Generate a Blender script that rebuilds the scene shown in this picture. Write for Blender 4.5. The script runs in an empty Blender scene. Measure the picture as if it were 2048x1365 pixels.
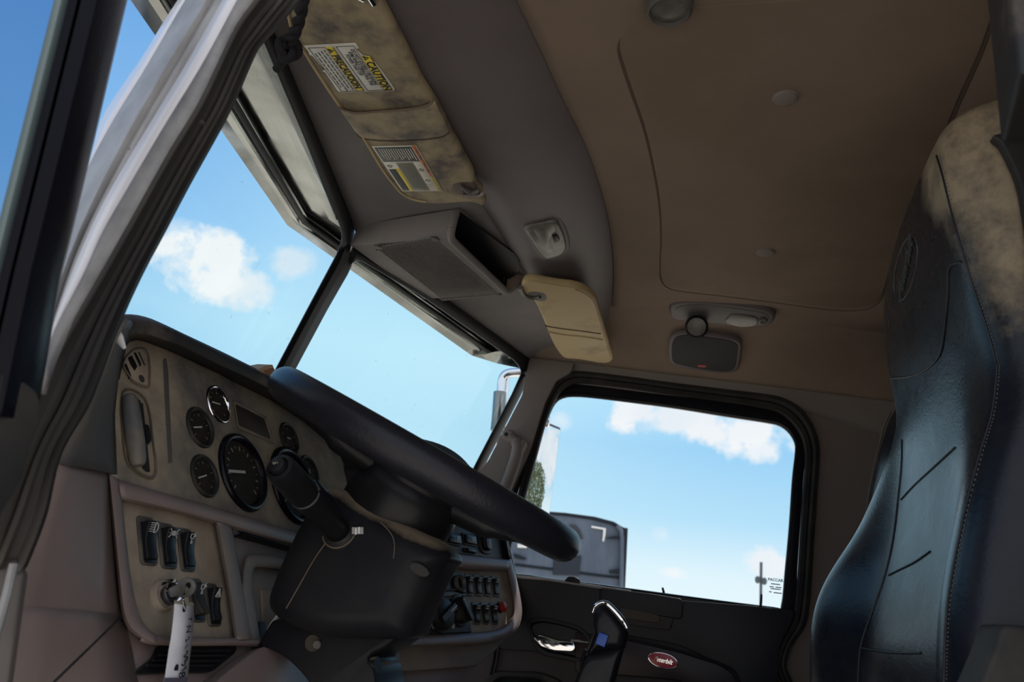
import bpy, bmesh, math, random
from mathutils import Vector, Matrix
random.seed(7)
S = bpy.context.scene
COL = S.collection
rad = math.radians

# ------------------------------------------------------------------ camera
FOC, IMW, IMH = 1536.0, 2048.0, 1365.0
PITCH, ROLL, YAW = rad(18.05), rad(6.77), rad(15.6)
CAM = Vector((-.55, 0, .8))
cF = Vector((math.cos(PITCH)*math.cos(YAW), math.cos(PITCH)*math.sin(YAW), math.sin(PITCH)))
_r0 = Vector((math.sin(YAW), -math.cos(YAW), 0)); _u0 = _r0.cross(cF)
cR = math.cos(ROLL)*_r0 + math.sin(ROLL)*_u0
cU = -math.sin(ROLL)*_r0 + math.cos(ROLL)*_u0
cd = bpy.data.cameras.new('camera'); cam = bpy.data.objects.new('camera', cd); COL.objects.link(cam)
m = Matrix((cR, cU, -cF)).transposed().to_4x4(); m.translation = CAM
cam.matrix_world = m
cd.sensor_width = 36; cd.lens = 36*FOC/IMW; cd.clip_start = .01; cd.clip_end = 2000
cd.dof.use_dof = True; cd.dof.focus_distance = 1.35; cd.dof.aperture_fstop = 7.0
S.camera = cam

# ------------------------------------------------------------------ world, sun, exposure
S.view_settings.view_transform = 'Standard'; S.view_settings.look = 'None'
S.view_settings.gamma = 1; S.view_settings.exposure = 0.0; S.view_settings.use_curve_mapping = False
S.cycles.use_denoising = True
try: S.cycles.denoiser = 'OPENIMAGEDENOISE'
except Exception: pass
S.cycles.max_bounces = 10; S.cycles.diffuse_bounces = 6; S.cycles.transparent_max_bounces = 24
S.cycles.sample_clamp_indirect = 4.0
S.cycles.caustics_reflective = False; S.cycles.caustics_refractive = False

def dirv(az, el):
    a, e = rad(az), rad(el)
    return Vector((math.cos(e)*math.cos(a), math.cos(e)*math.sin(a), math.sin(e)))

class NT:
    """small helper to write node trees"""
    def __init__(s, nt): s.nt = nt; s.n = nt.nodes; s.l = nt.links
    def add(s, t, **kw):
        n = s.n.new(t)
        for k, v in kw.items(): setattr(n, k, v)
        return n
    def put(s, sock, v):
        if isinstance(v, bpy.types.NodeSocket): s.l.new(v, sock)
        else: sock.default_value = v
    def math(s, op, a, b=0.0, c=0.0, clamp=False):
        n = s.add('ShaderNodeMath', operation=op, use_clamp=clamp)
        s.put(n.inputs[0], a); s.put(n.inputs[1], b); s.put(n.inputs[2], c)
        return n.outputs[0]
    def dot(s, a, b):
        n = s.add('ShaderNodeVectorMath', operation='DOT_PRODUCT'); s.put(n.inputs[0], a); s.put(n.inputs[1], b)
        return n.outputs['Value']
    def ramp(s, fac, stops, interp='LINEAR'):
        n = s.add('ShaderNodeValToRGB'); cr = n.color_ramp; cr.interpolation = interp
        while len(cr.elements) < len(stops): cr.elements.new(.5)
        for e, (p, c) in zip(cr.elements, stops):
            e.position = p; e.color = (*c, 1) if len(c) == 3 else c
        s.put(n.inputs[0], fac); return n.outputs[0]
    def mix(s, fac, a, b, blend='MIX'):
        n = s.add('ShaderNodeMix', data_type='RGBA', blend_type=blend)
        s.put(n.inputs[0], fac); s.put(n.inputs[6], a if isinstance(a, bpy.types.NodeSocket) else (*a[:3], 1))
        s.put(n.inputs[7], b if isinstance(b, bpy.types.NodeSocket) else (*b[:3], 1)); return n.outputs[2]
    def noise(s, vec, scale, detail=4, rough=.55, dist=0.0):
        n = s.add('ShaderNodeTexNoise'); s.put(n.inputs['Vector'], vec)
        n.inputs['Scale'].default_value = scale; n.inputs['Detail'].default_value = detail
        n.inputs['Roughness'].default_value = rough; n.inputs['Distortion'].default_value = dist
        return n.outputs[0]

world = bpy.data.worlds.new('sky'); S.world = world; world.use_nodes = True
w = NT(world.node_tree); w.n.clear()
tc = w.add('ShaderNodeTexCoord').outputs['Generated']
sx = w.add('ShaderNodeSeparateXYZ'); w.put(sx.inputs[0], tc)
elev = w.math('ARCSINE', sx.outputs[2])
e01 = w.math('DIVIDE', elev, math.pi/2)
sky = w.ramp(e01, [(0.0, (.84, .96, 1.0)), (.03, (.76, .92, 1.0)), (.07, (.47, .76, .97)), (.125, (.33, .645, .94)), (.18, (.43, .76, 1.0)),
                   (.25, (.27, .58, .97)), (.32, (.22, .49, .88)), (.42, (.12, .34, .75)), (.6, (.07, .23, .62)), (1, (.05, .17, .5))])
# paler towards straight ahead-right, deeper towards the left
fwd = w.dot(tc, tuple(dirv(24, 14)))
pale = w.math('POWER', w.math('MAXIMUM', fwd, 0.0), 22.0)
sky = w.mix(w.math('MULTIPLY', pale, .6), sky, (.62, .90, 1.0))
left = w.math('SUBTRACT', w.dot(tc, tuple(dirv(62, 20))), .90)
left = w.math('MULTIPLY', left, 9.0, clamp=True)
sky = w.mix(w.math('MULTIPLY', left, .5), sky, (.15, .37, .70))
n1 = w.noise(tc, 22, 7, .62); n2 = w.noise(tc, 9, 3, .5)
# clouds: (azimuth, elevation, half width, half height, tilt, density)
CLOUDS = [(39.3, 19.6, 4.6, 2.6, -14, 1.0), (36.6, 18.6, 2.6, 1.8, 0, .85), (41.4, 21.2, 2.6, 1.2, 0, .6), (33.2, 21.0, 1.9, 1.3, 30, .70),
          (5.3, 14.0, 2.6, 1.9, 8, 1.0), (2.2, 13.7, 3.6, 1.6, 0, .95), (-1.8, 12.6, 4.2, 1.6, -4, 1.0), (-3.4, 11.9, 1.8, 1.5, 0, .95),
          (11.3, 12.5, 1.0, .8, 0, .6), (3.4, 5.2, .75, .7, 0, .5), (2.4, 2.6, 1.1, .46, 0, .7), (-4.0, 3.9, 1.9, 1.05, -12, .9), (-3.9, 2.2, 1.6, .6, 0, .35),
          (-52, 11, 22, 7, 0, .95), (-95, 16, 14, 6, 0, .9), (120, 18, 22, 6, 0, .8), (180, 25, 22, 8, 0, .8), (240, 22, 20, 6, 0, .8)]
cl = None
for az, el, hw, hh, tilt, den in CLOUDS:
    d = dirv(az, el); r_ = Vector((math.sin(rad(az)), -math.cos(rad(az)), 0)); u_ = r_.cross(d)
    t_ = rad(tilt); a_ = math.cos(t_)*r_ + math.sin(t_)*u_; b_ = -math.sin(t_)*r_ + math.cos(t_)*u_
    x = w.math('DIVIDE', w.dot(tc, tuple(a_)), math.sin(rad(hw))); y = w.math('DIVIDE', w.dot(tc, tuple(b_)), math.sin(rad(hh)))
    q = w.math('ADD', w.math('MULTIPLY', x, x), w.math('MULTIPLY', y, y))
    v = w.math('SUBTRACT', 1.0, q)
    v = w.math('ADD', v, w.math('MULTIPLY', w.math('SUBTRACT', n1, .5), 3.4))
    v = w.math('MULTIPLY', v, 1.5*den, clamp=True)
    front = w.math('GREATER_THAN', w.dot(tc, tuple(d)), 0.0)
    v = w.math('MULTIPLY', v, front); v = w.math('MULTIPLY', v, den)
    cl = v if cl is None else w.math('MAXIMUM', cl, v)
# bright haze added to the unseen sky behind the doorway, to light the cab
back = w.math('MULTIPLY', w.math('ADD', w.dot(tc, tuple(dirv(195, 18))), -.05), 1.7, clamp=True)
ccol = w.mix(w.math('MULTIPLY', w.math('SUBTRACT', n2, .35), 2.2, clamp=True), (.80, .86, .93), (1.0, 1.0, 1.0))
fin = w.mix(cl, sky, ccol)
fin = w.mix(back, fin, (.80, .86, .98))
bg = w.add('ShaderNodeBackground'); w.put(bg.inputs[0], fin); bg.inputs[1].default_value = 1.0
wo = w.add('ShaderNodeOutputWorld'); w.l.new(bg.outputs[0], wo.inputs[0])

sun = bpy.data.lights.new('sun', 'SUN'); sun.energy = 9.0; sun.angle = rad(.6); sun.color = (1, .95, .87)
so = bpy.data.objects.new('sun', sun); COL.objects.link(so)
so.rotation_euler = dirv(-28, 60).to_track_quat('Z', 'Y').to_euler()

# ------------------------------------------------------------------ placing: rays through the camera meet real planes of the cab
def ray(p): return cF + cR*((p[0]-IMW/2)/FOC) - cU*((p[1]-IMH/2)/FOC)
class Pl:
    def __init__(s, o, n):
        s.o = Vector(o); s.n = Vector(n).normalized()
        if s.n.dot(CAM - s.o) < 0: s.n = -s.n          # n looks towards the doorway side
    def at(s, p):
        d = ray(p); return CAM + d*((s.o-CAM).dot(s.n)/d.dot(s.n))
    def ats(s, ps): return [s.at(p) for p in ps]
    def off(s, d): return Pl(s.o + s.n*d, s.n)
def PX(c): return Pl((c, 0, 0), (1, 0, 0))
def PY(c): return Pl((0, c, 0), (0, 1, 0))
def PZ(c): return Pl((0, 0, c), (0, 0, 1))
def depth(P): return (P-CAM).dot(cF)
def px_at(P, n): return n*depth(P)/FOC              # n photo pixels at point P, in metres

def resamp(pts, n, closed=False):
    pts = [Vector(p) for p in pts]
    if closed: pts = pts + [pts[0]]
    L = [0]
    for a, b in zip(pts, pts[1:]): L.append(L[-1] + (b-a).length)
    out = []; T = L[-1]; k = 0
    for i in range(n):
        s = T*i/(n if closed else n-1)
        while k < len(L)-2 and L[k+1] < s: k += 1
        seg = L[k+1]-L[k]
        out.append(pts[k].lerp(pts[k+1], 0 if seg < 1e-9 else min(1, (s-L[k])/seg)))
    return out
def cr(pts, per=6, closed=False):
    """smooth curve through the points (Catmull-Rom)"""
    P = [Vector(p) for p in pts]; n = len(P); out = []
    rng = range(n) if closed else range(n-1)
    for i in rng:
        if closed: a, b, c, d = P[i-1], P[i], P[(i+1) % n], P[(i+2) % n]
        else: a, b, c, d = P[max(i-1, 0)], P[i], P[i+1], P[min(i+2, n-1)]
        for k in range(per):
            t = k/per
            out.append(.5*((2*b) + (c-a)*t + (2*a-5*b+4*c-d)*t*t + (3*b-a-3*c+d)*t**3))
    if not closed: out.append(P[-1])
    return out
def fil(pts, r, n=4):
    """polygon with corners rounded by r (same units as the points)"""
    P = [Vector(p) for p in pts]; N = len(P); out = []
    rr = r if isinstance(r, (list, tuple)) else [r]*N
    for i in range(N):
        a, b, c = P[i-1], P[i], P[(i+1) % N]
        e1, e2 = a-b, c-b
        k = min(rr[i], .48*e1.length, .48*e2.length)
        if k < 1e-6: out.append(b); continue
        s, e = b+e1.normalized()*k, b+e2.normalized()*k
        for j in range(n+1):
            t = j/n; out.append(s*(1-t)**2 + b*2*t*(1-t) + e*t*t)
    return out

# ------------------------------------------------------------------ objects
WL = {}
def rootloc(o): return WL.get(o.name, Vector((0, 0, 0)))
def thing(name, label, cat, loc, group=None):
    o = bpy.data.objects.new(name, None); COL.objects.link(o); o.location = Vector(loc); o.empty_display_size = .02
    WL[o.name] = Vector(loc); o['label'] = label; o['category'] = cat
    if group: o['group'] = group
    return o
def tag(o, label, cat, group=None):
    o['label'] = label; o['category'] = cat
    if group: o['group'] = group
    return o
def struct(o): o['kind'] = 'structure'; return o
def mk(name, V_, F_, mat, parent=None, ang=40, bevel=0, sub=0, solid=0, soff=0, seg=2, fix=True):
    V_ = [Vector(v) for v in V_]
    if parent is not None: L = rootloc(parent)
    else:
        L = sum(V_, Vector())/len(V_)
    me = bpy.data.meshes.new(name)
    me.from_pydata([tuple(v-L) for v in V_], [], F_)
    if fix:
        b = bmesh.new(); b.from_mesh(me); bmesh.ops.remove_doubles(b, verts=b.verts, dist=1e-6)
        bmesh.ops.recalc_face_normals(b, faces=b.faces); b.to_mesh(me); b.free()
    me.polygons.foreach_set('use_smooth', [True]*len(me.polygons))
    if ang < 180: me.set_sharp_from_angle(angle=rad(ang))
    o = bpy.data.objects.new(name, me); COL.objects.link(o)
    if mat: me.materials.append(mat)
    if parent is not None: o.parent = parent
    else: o.location = L
    WL[o.name] = L
    if solid:
        s = o.modifiers.new('thick', 'SOLIDIFY'); s.thickness = solid; s.offset = soff
    if bevel:
        s = o.modifiers.new('edge', 'BEVEL'); s.width = bevel; s.segments = seg; s.limit_method = 'ANGLE'; s.angle_limit = rad(35)
    if sub:
        s = o.modifiers.new('sub', 'SUBSURF'); s.levels = sub; s.render_levels = sub
    return o
class MB:
    def __init__(s): s.v = []; s.f = []
    def add(s, V_, F_):
        k = len(s.v); s.v += [Vector(v) for v in V_]; s.f += [tuple(i+k for i in f) for f in F_]; return s
    def build(s, name, mat, parent=None, **kw): return mk(name, s.v, s.f, mat, parent, **kw)
def grid(rows, closed=False):
    n = len(rows[0]); V_ = [p for r in rows for p in r]; F_ = []
    for i in range(len(rows)-1):
        for j in range(n if closed else n-1):
            k = (j+1) % n
            F_.append((i*n+j, i*n+k, (i+1)*n+k, (i+1)*n+j))
    return V_, F_
def loft(name, rows, mat, parent=None, closed=False, cap=False, **kw):
    V_, F_ = grid(rows, closed); n = len(rows[0])
    if cap: F_ += [tuple(range(n)), tuple(range((len(rows)-1)*n, len(rows)*n))]
    return mk(name, V_, F_, mat, parent, **kw)
def basis(n):
    n = Vector(n).normalized(); a = Vector((0, 0, 1)) if abs(n.z) < .9 else Vector((0, 1, 0))
    u = a.cross(n).normalized(); return u, n.cross(u), n
def inset2(P, d):
    N = len(P); A = sum(P[i].x*P[(i+1) % N].y - P[(i+1) % N].x*P[i].y for i in range(N)); s = 1 if A > 0 else -1
    out = []
    for i in range(N):
        e1 = (P[i]-P[i-1]); e2 = (P[(i+1) % N]-P[i])
        if e1.length < 1e-9: e1 = e2
        if e2.length < 1e-9: e2 = e1
        e1 = e1.normalized(); e2 = e2.normalized()
        n1 = Vector((-e1.y, e1.x))*s; n2 = Vector((-e2.y, e2.x))*s
        b = n1+n2
        if b.length < 1e-6: b = n1
        b = b.normalized(); out.append(P[i] + b*(d/max(.45, b.dot(n1))))
    return out
def slab_g(pts, n, t, r=.003, steps=3, back=False, scl=False):
    """closed solid: outline pts lie in its front plane (normal n to the viewer), t thick, front edge rounded by r"""
    u, v, n = basis(n); o = pts[0]
    P = [Vector(((p-o).dot(u), (p-o).dot(v))) for p in pts]
    if not scl:                                   # keep the rounding small enough for the outline
        for _ in range(12):
            Q = inset2(P, r); N_ = len(P)
            bad = any((Q[(i+1) % N_]-Q[i]).dot(P[(i+1) % N_]-P[i]) < 0 and (P[(i+1) % N_]-P[i]).length > 1e-7 for i in range(N_))
            if not bad: break
            r *= .72
    hs = [(p-o).dot(n) for p in pts]
    prof = [(0, -t)]
    if back: prof = [(r*(1-math.cos(a*math.pi/2/steps)) if False else r*(1-math.sin(a*math.pi/2/steps)), -t+r*(1-math.cos(a*math.pi/2/steps))) for a in range(steps+1)]
    prof += [(r*(1-math.cos(a*math.pi/2/steps)), -r+r*math.sin(a*math.pi/2/steps)) for a in range(steps+1)]
    rows = []
    for ins, h in prof:
        if scl:
            cx = sum((q for q in P), Vector((0, 0)))/len(P); rm = sum((q-cx).length for q in P)/len(P)
            Q = [cx + (q-cx)*(1-ins/rm) for q in P]
        else: Q = inset2(P, ins) if ins > 1e-9 else P
        rows.append([o+u*q.x+v*q.y+n*(h+hh) for q, hh in zip(Q, hs)])
    V_, F_ = grid(rows, True); N = len(pts)
    F_ += [tuple(range(N)), tuple(range((len(rows)-1)*N, len(rows)*N))]
    return V_, F_
def slab(name, pts, n, t, mat, parent=None, r=.003, steps=3, back=False, scl=False, **kw):
    V_, F_ = slab_g(pts, n, t, r, steps, back, scl); kw.setdefault('ang', 50)
    return mk(name, V_, F_, mat, parent, **kw)
def slabp(name, px, pl, t, mat, parent=None, lift=0, **kw):
    q = pl.off(lift) if lift else pl
    return slab(name, q.ats(px), q.n, t, mat, parent, **kw)
def ringp(name, outer, inner, pl, prof, mat, parent=None, n=72, **kw):
    """frame between two outlines; prof = [(0..1 across, height)]"""
    a = resamp([Vector((*p, 0)) for p in outer], n, True); b = resamp([Vector((*p, 0)) for p in inner], n, True)
    rows = []
    for t, h in prof: rows.append([pl.off(h).at(p.lerp(q, t)) for p, q in zip(a, b)])
    return loft(name, rows, mat, parent, closed=True, **kw)
def tube_g(pts, r, seg=10, cap=True):
    P = [Vector(p) for p in pts]; N = len(P); rr = r if isinstance(r, (list, tuple)) else [r]*N
    rows = []; ref = None
    for i in range(N):
        t = (P[min(i+1, N-1)]-P[max(i-1, 0)]).normalized()
        if ref is None:
            ref = t.orthogonal().normalized()
        ref = (ref - t*ref.dot(t)).normalized(); b = t.cross(ref)
        rows.append([P[i] + (ref*math.cos(2*math.pi*k/seg) + b*math.sin(2*math.pi*k/seg))*rr[i] for k in range(seg)])
    V_, F_ = grid(rows, True)
    if cap: F_ += [tuple(range(seg)), tuple(range((N-1)*seg, N*seg))]
    return V_, F_
def tube(name, pts, r, mat, parent=None, seg=10, **kw):
    V_, F_ = tube_g(pts, r, seg); return mk(name, V_, F_, mat, parent, **kw)
class Fr:
    def __init__(s, o, u, v, n): s.o = Vector(o); s.u = Vector(u).normalized(); s.v = Vector(v).normalized(); s.n = Vector(n).normalized()
    def p(s, a, b, c=0): return s.o + s.u*a + s.v*b + s.n*c
    def to(s, a, b, c=0): return Fr(s.p(a, b, c), s.u, s.v, s.n)
def lathe_g(fr, prof, seg=40, cap0=False, cap1=True):
    rows = [[fr.p(r*math.cos(2*math.pi*k/seg), r*math.sin(2*math.pi*k/seg), h) for k in range(seg)] for r, h in prof]
    V_, F_ = grid(rows, True)
    if cap0: F_.append(tuple(range(seg)))
    if cap1: F_.append(tuple(range((len(rows)-1)*seg, len(rows)*seg)))
    return V_, F_
def lathe(name, fr, prof, mat, parent=None, seg=40, cap0=False, cap1=True, **kw):
    V_, F_ = lathe_g(fr, prof, seg, cap0, cap1); return mk(name, V_, F_, mat, parent, **kw)
def box_g(fr, a0, a1, b0, b1, c0, c1):
    V_ = [fr.p(a, b, c) for c in (c0, c1) for b in (b0, b1) for a in (a0, a1)]
    return V_, [(0, 1, 3, 2), (4, 5, 7, 6), (0, 1, 5, 4), (2, 3, 7, 6), (0, 2, 6, 4), (1, 3, 7, 5)]
def box(name, fr, a0, a1, b0, b1, c0, c1, mat, parent=None, **kw):
    V_, F_ = box_g(fr, a0, a1, b0, b1, c0, c1); return mk(name, V_, F_, mat, parent, **kw)
def rrect(fr, cx, cy, w_, h_, r, c=0, n=4):
    P = fil([Vector((cx-w_/2, cy-h_/2)), Vector((cx+w_/2, cy-h_/2)), Vector((cx+w_/2, cy+h_/2)), Vector((cx-w_/2, cy+h_/2))], r, n)
    return [fr.p(p.x, p.y, c) for p in P]
def text(name, s, fr, size, mat, parent=None, align='LEFT', h=.0004, bold=0.0, shear=0.0, sx=1.0, valign='CENTER'):
    cu = bpy.data.curves.new(name, 'FONT'); cu.body = s; cu.size = size; cu.align_x = align; cu.align_y = valign
    cu.extrude = h/2; cu.offset = bold; cu.shear = shear; cu.resolution_u = 3
    tmp = bpy.data.objects.new(name, cu); COL.objects.link(tmp)
    bpy.context.view_layer.update()
    me = bpy.data.meshes.new_from_object(tmp.evaluated_get(bpy.context.evaluated_depsgraph_get()))
    V_ = [fr.p(v.co.x*sx, v.co.y, v.co.z+h/2) for v in me.vertices]; F_ = [tuple(p.vertices) for p in me.polygons]
    bpy.data.objects.remove(tmp); bpy.data.meshes.remove(me); bpy.data.curves.remove(cu)
    if not V_: return None
    return mk(name, V_, F_, mat, parent, fix=False, ang=30)
def kids(o): return [c for c in bpy.data.objects if c.parent == o]
def copy_tree(root, loc, label=None, group=None):
    def rec(o, par):
        c = o.copy(); COL.objects.link(c)
        if par is not None: c.parent = par
        for ch in kids(o): rec(ch, c)
        return c
    r = rec(root, None); r.location = Vector(loc); WL[r.name] = Vector(loc)
    if label: r['label'] = label
    if group: r['group'] = group
    return r

# ------------------------------------------------------------------ materials
def mat(name, base, rough=.5, metal=0.0, spec=.5, var=None, vs=6.0, vlo=.42, vhi=.62, bs=0, bstr=.2, rvar=0.0, coat=0.0, det=6, stretch=None):
    """principled; var = second colour mixed in by noise (dirt, dust), bs/bstr = fine grain bump"""
    M = bpy.data.materials.new(name); M.use_nodes = True; t = NT(M.node_tree); b = t.n['Principled BSDF']
    b.inputs['Roughness'].default_value = rough; b.inputs['Metallic'].default_value = metal
    b.inputs['Specular IOR Level'].default_value = spec; b.inputs['Base Color'].default_value = (*base, 1)
    b.inputs['Coat Weight'].default_value = coat
    co = t.add('ShaderNodeTexCoord').outputs['Object']
    vec = co
    if stretch:
        mp = t.add('ShaderNodeMapping'); t.put(mp.inputs[0], co); mp.inputs['Scale'].default_value = stretch; vec = mp.outputs[0]
    if var:
        f = t.ramp(t.noise(vec, vs, det, .62), [(vlo, (0, 0, 0)), (vhi, (1, 1, 1))])
        t.put(b.inputs['Base Color'], t.mix(f, base, var))
        if rvar: t.put(b.inputs['Roughness'], t.math('MULTIPLY_ADD', f, rvar, rough))
    if bs:
        bp = t.add('ShaderNodeBump'); bp.inputs['Strength'].default_value = bstr; bp.inputs['Distance'].default_value = .001
        t.put(bp.inputs['Height'], t.noise(co, bs, 2, .5)); t.l.new(bp.outputs[0], b.inputs['Normal'])
    return M
def glass(name, tint, refl=.06, dirt=None):
    M = bpy.data.materials.new(name); M.use_nodes = True; t = NT(M.node_tree); t.n.clear()
    tr = t.add('ShaderNodeBsdfTransparent'); tr.inputs[0].default_value = (*tint, 1)
    gl = t.add('ShaderNodeBsdfGlossy'); gl.inputs['Roughness'].default_value = .02; gl.inputs[0].default_value = (1, 1, 1, 1)
    lw = t.add('ShaderNodeLayerWeight'); lw.inputs[0].default_value = .12
    mx = t.add('ShaderNodeMixShader'); t.put(mx.inputs[0], t.math('MULTIPLY', lw.outputs['Fresnel'], refl*10, clamp=True))
    t.l.new(tr.outputs[0], mx.inputs[1]); t.l.new(gl.outputs[0], mx.inputs[2])
    out = mx.outputs[0]
    if dirt:
        df = t.add('ShaderNodeBsdfDiffuse'); df.inputs[0].default_value = (.75, .72, .66, 1)
        co = t.add('ShaderNodeTexCoord').outputs['Object']
        f = t.ramp(t.noise(co, 60, 5, .7), [(dirt[0], (0, 0, 0)), (dirt[0]+.06, (1, 1, 1))])
        m2 = t.add('ShaderNodeMixShader'); t.put(m2.inputs[0], t.math('MULTIPLY_ADD', f, dirt[1], dirt[2]))
        t.l.new(out, m2.inputs[1]); t.l.new(df.outputs[0], m2.inputs[2]); out = m2.outputs[0]
    o = t.add('ShaderNodeOutputMaterial'); t.l.new(out, o.inputs[0]); return M
DUST = (.20, .155, .105)
m_ceil = mat('headliner fabric', (.275, .208, .163), .9, spec=.15, var=(.230, .180, .138), vs=2.5, bs=500, bstr=.12)
m_hatch = mat('headliner panel fabric', (.258, .193, .150), .9, spec=.15, var=(.208, .160, .118), vs=2.2, bs=500, bstr=.12)
m_head = mat('header moulding', (.215, .198, .196), .75, spec=.3, var=(.178, .163, .161), vs=4, bs=700, bstr=.1)
m_roll = mat('overhead console vinyl', (.158, .136, .138), .5, spec=.4, var=(.135, .115, .116), vs=3, bs=700, bstr=.1)
m_trim = mat('grey brown trim', (0.240, 0.208, 0.192), .75, spec=.3, var=(0.200, 0.173, 0.157), vs=3, bs=600, bstr=.1)
m_side = mat('side lining', (0.192, 0.160, 0.141), .8, spec=.25, bs=600, bstr=.1)
m_visor = mat('tan visor vinyl', (.345, .285, .180), .65, spec=.3, var=(.115, .10, .09), vs=15, vlo=.43, vhi=.64, bs=260, bstr=.12)
m_visorb = mat('tan visor vinyl clean', (0.460, 0.356, 0.190), .6, spec=.3, var=(0.253, 0.196, 0.115), vs=7, vlo=.55, vhi=.78, bs=260, bstr=.12)
m_dash = mat('dusty grey dash vinyl', (.135, .128, .12), .8, spec=.25, var=(.42, .345, .25), vs=9, vlo=.34, vhi=.66, bs=330, bstr=.6)
m_dashside = mat('black dash end vinyl', (.080, .079, .082), .6, spec=.4, var=(.15, .13, .105), vs=6, vlo=.45, vhi=.7, bs=330, bstr=.6)
m_brow = mat('dark dash top', (.030, .030, .033), .65, spec=.35, var=(.12, .098, .082), vs=8, vlo=.52, vhi=.66, bs=420, bstr=.4)
m_purp = mat('mauve brown plastic', (.265, .204, .190), .45, spec=.4, var=(.225, .177, .162), vs=5, bs=800, bstr=.12)
m_beige = mat('dusty switch panel', (.27, .22, .175), .8, spec=.25, var=(.50, .415, .31), vs=10, vlo=.33, vhi=.66, bs=420, bstr=.4)
m_pdust = mat('dusty mauve plastic', (.23, .20, .19), .65, spec=.35, var=(.29, .245, .195), vs=8, bs=600, bstr=.15)
m_blk = mat('black plastic', (.011, .011, .013), .36, spec=.25)
m_blkd = mat('black plastic dusty', (.022, .021, .021), .5, spec=.32, var=(.10, .082, .06), vs=14, vlo=.55, vhi=.74, rvar=.25)
m_shroud = mat('black column plastic', (.011, .0115, .015), .40, spec=.14, var=(.017, .017, .019), vs=10, bs=700, bstr=.12)
m_sdust = mat('dust on column', (.14, .115, .085), .85, spec=.2, var=(.10, .085, .065), vs=16, vlo=.5, vhi=.75)
m_rim = mat('steering wheel leather', (.013, .013, .018), .36, spec=.3, bs=260, bstr=.35)
m_rub = mat('black rubber', (.022, .022, .023), .7, spec=.32, var=(.042, .038, .034), vs=12, bs=200, bstr=.1)
m_rubs = mat('dusty door rubber', (.045, .043, .043), .75, spec=.3, var=(.075, .068, .060), vs=9, stretch=(1, .3, .3), bs=150, bstr=.15)
m_gask = mat('windscreen gasket', (.013, .014, .017), .5, spec=.32)
m_alu = mat('weathered aluminium', (.40, .40, .41), .6, metal=.25, spec=.5, var=(.23, .23, .235), vs=26, stretch=(1, .35, .35), vlo=.38, vhi=.68, bs=160, bstr=.35)
m_alud = mat('dull aluminium', (.30, .30, .31), .6, metal=.2, spec=.5, var=(.20, .20, .205), vs=24, vlo=.38, vhi=.68, bs=160, bstr=.3)
m_white = mat('white cab paint', (.70, .70, .75), .35, spec=.5, coat=.3)
m_chrome = mat('chrome', (.85, .86, .88), .06, metal=1)
m_steel = mat('polished stainless', (.27, .285, .28), .10, metal=1, var=(.19, .20, .19), vs=4, vlo=.4, vhi=.6, rvar=.2)
m_dgloss = mat('gloss black frame', (.006, .006, .011), .26, spec=.22, bs=90, bstr=.08)
m_door = mat('black door vinyl', (.011, .012, .016), .45, spec=.32, bs=500, bstr=.2)
m_doorl = mat('dark grey door lining', (.050, .043, .042), .65, spec=.35, bs=500, bstr=.15)
m_wood = mat('dark burgundy panel', (.022, .009, .012), .32, spec=.25, var=(.018, .012, .014), vs=3, stretch=(1, 1, 6))
m_dial = mat('dusty dial face', (.030, .026, .022), .7, spec=.15, var=(.065, .053, .040), vs=28, vlo=.5, vhi=.75)
m_mark = mat('dial white', (.55, .55, .52), .6)
m_iconw = mat('icon white', (.62, .62, .60), .6)
m_lcd = mat('dark display', (.028, .023, .022), .35, spec=.5)
m_red = mat('red knob', (.45, .02, .015), .35)
m_redb = mat('red emblem enamel', (.50, .018, .035), .3, coat=.1)
m_blue = mat('blue shift button', (.03, .13, .60), .35)
m_paper = mat('white tag card', (.80, .80, .83), .6, var=(.68, .68, .72), vs=16)
m_ink = mat('ink', (.010, .010, .02), .6)
m_lab = mat('label paper', (.74, .73, .66), .6, var=(.60, .58, .50), vs=25)
m_yel = mat('label yellow', (.80, .63, .05), .55)
m_org = mat('label orange', (.48, .15, .045), .55)
m_ldk = mat('label dark print', (.085, .10, .095), .6)
m_lgr = mat('label grey print', (.27, .27, .21), .6)
m_lyd = mat('label dull yellow', (.40, .36, .09), .6)
m_clear = mat('cloudy clear plastic', (.20, .20, .185), .3, spec=.4, var=(.12, .115, .10), vs=30)
m_lamp = mat('lamp lens', (.16, .155, .14), .25, spec=.5, var=(.11, .105, .09), vs=40)
m_sp = mat('speaker cloth', (.045, .046, .046), .85, bs=900, bstr=.3)
m_grey = mat('grey plastic housing', (.11, .105, .10), .5)
m_cord = mat('dark rope', (.022, .021, .024), .9, spec=.15, bs=300, bstr=.6)
m_cable = mat('white cable', (.75, .76, .72), .4)
m_thread = mat('grey stitching', (.15, .13, .11), .8)
m_fl = mat('floor mat', (.03, .03, .03), .9)
m_cabout = mat('cab outer skin', (.55, .55, .56), .4)
m_gnd = mat('dry gravel', (.44, .40, .35), .95, spec=.1, var=(.36, .32, .27), vs=.6)
m_trl = mat('trailer doors', (.125, .16, .215), .6, spec=.2, var=(.085, .11, .15), vs=1.2, stretch=(1, 1, .3))
m_trd = mat('trailer dark fittings', (.016, .021, .03), .7, spec=.15)
m_trw = mat('reflective tape', (.75, .77, .76), .5)
m_pole = mat('grey pole', (.09, .11, .13), .7, spec=.2)
m_leaf = mat('tree leaves', (.13, .17, .08), .8, var=(.20, .23, .12), vs=3)
m_bark = mat('bark', (.06, .045, .035), .9)
g_ws = glass('windscreen glass', (.95, .99, .975), .05, (.66, .35, .004))
g_dw = glass('door glass', (.46, .57, .70), .10)
g_pw = glass('passenger glass', (.985, .995, .99), .05, (.70, .3, .004))
g_lens = glass('gauge lens', (.93, .92, .90), .002)
g_teal = glass('lower door glass', (.62, .78, .74), .1)
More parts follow.
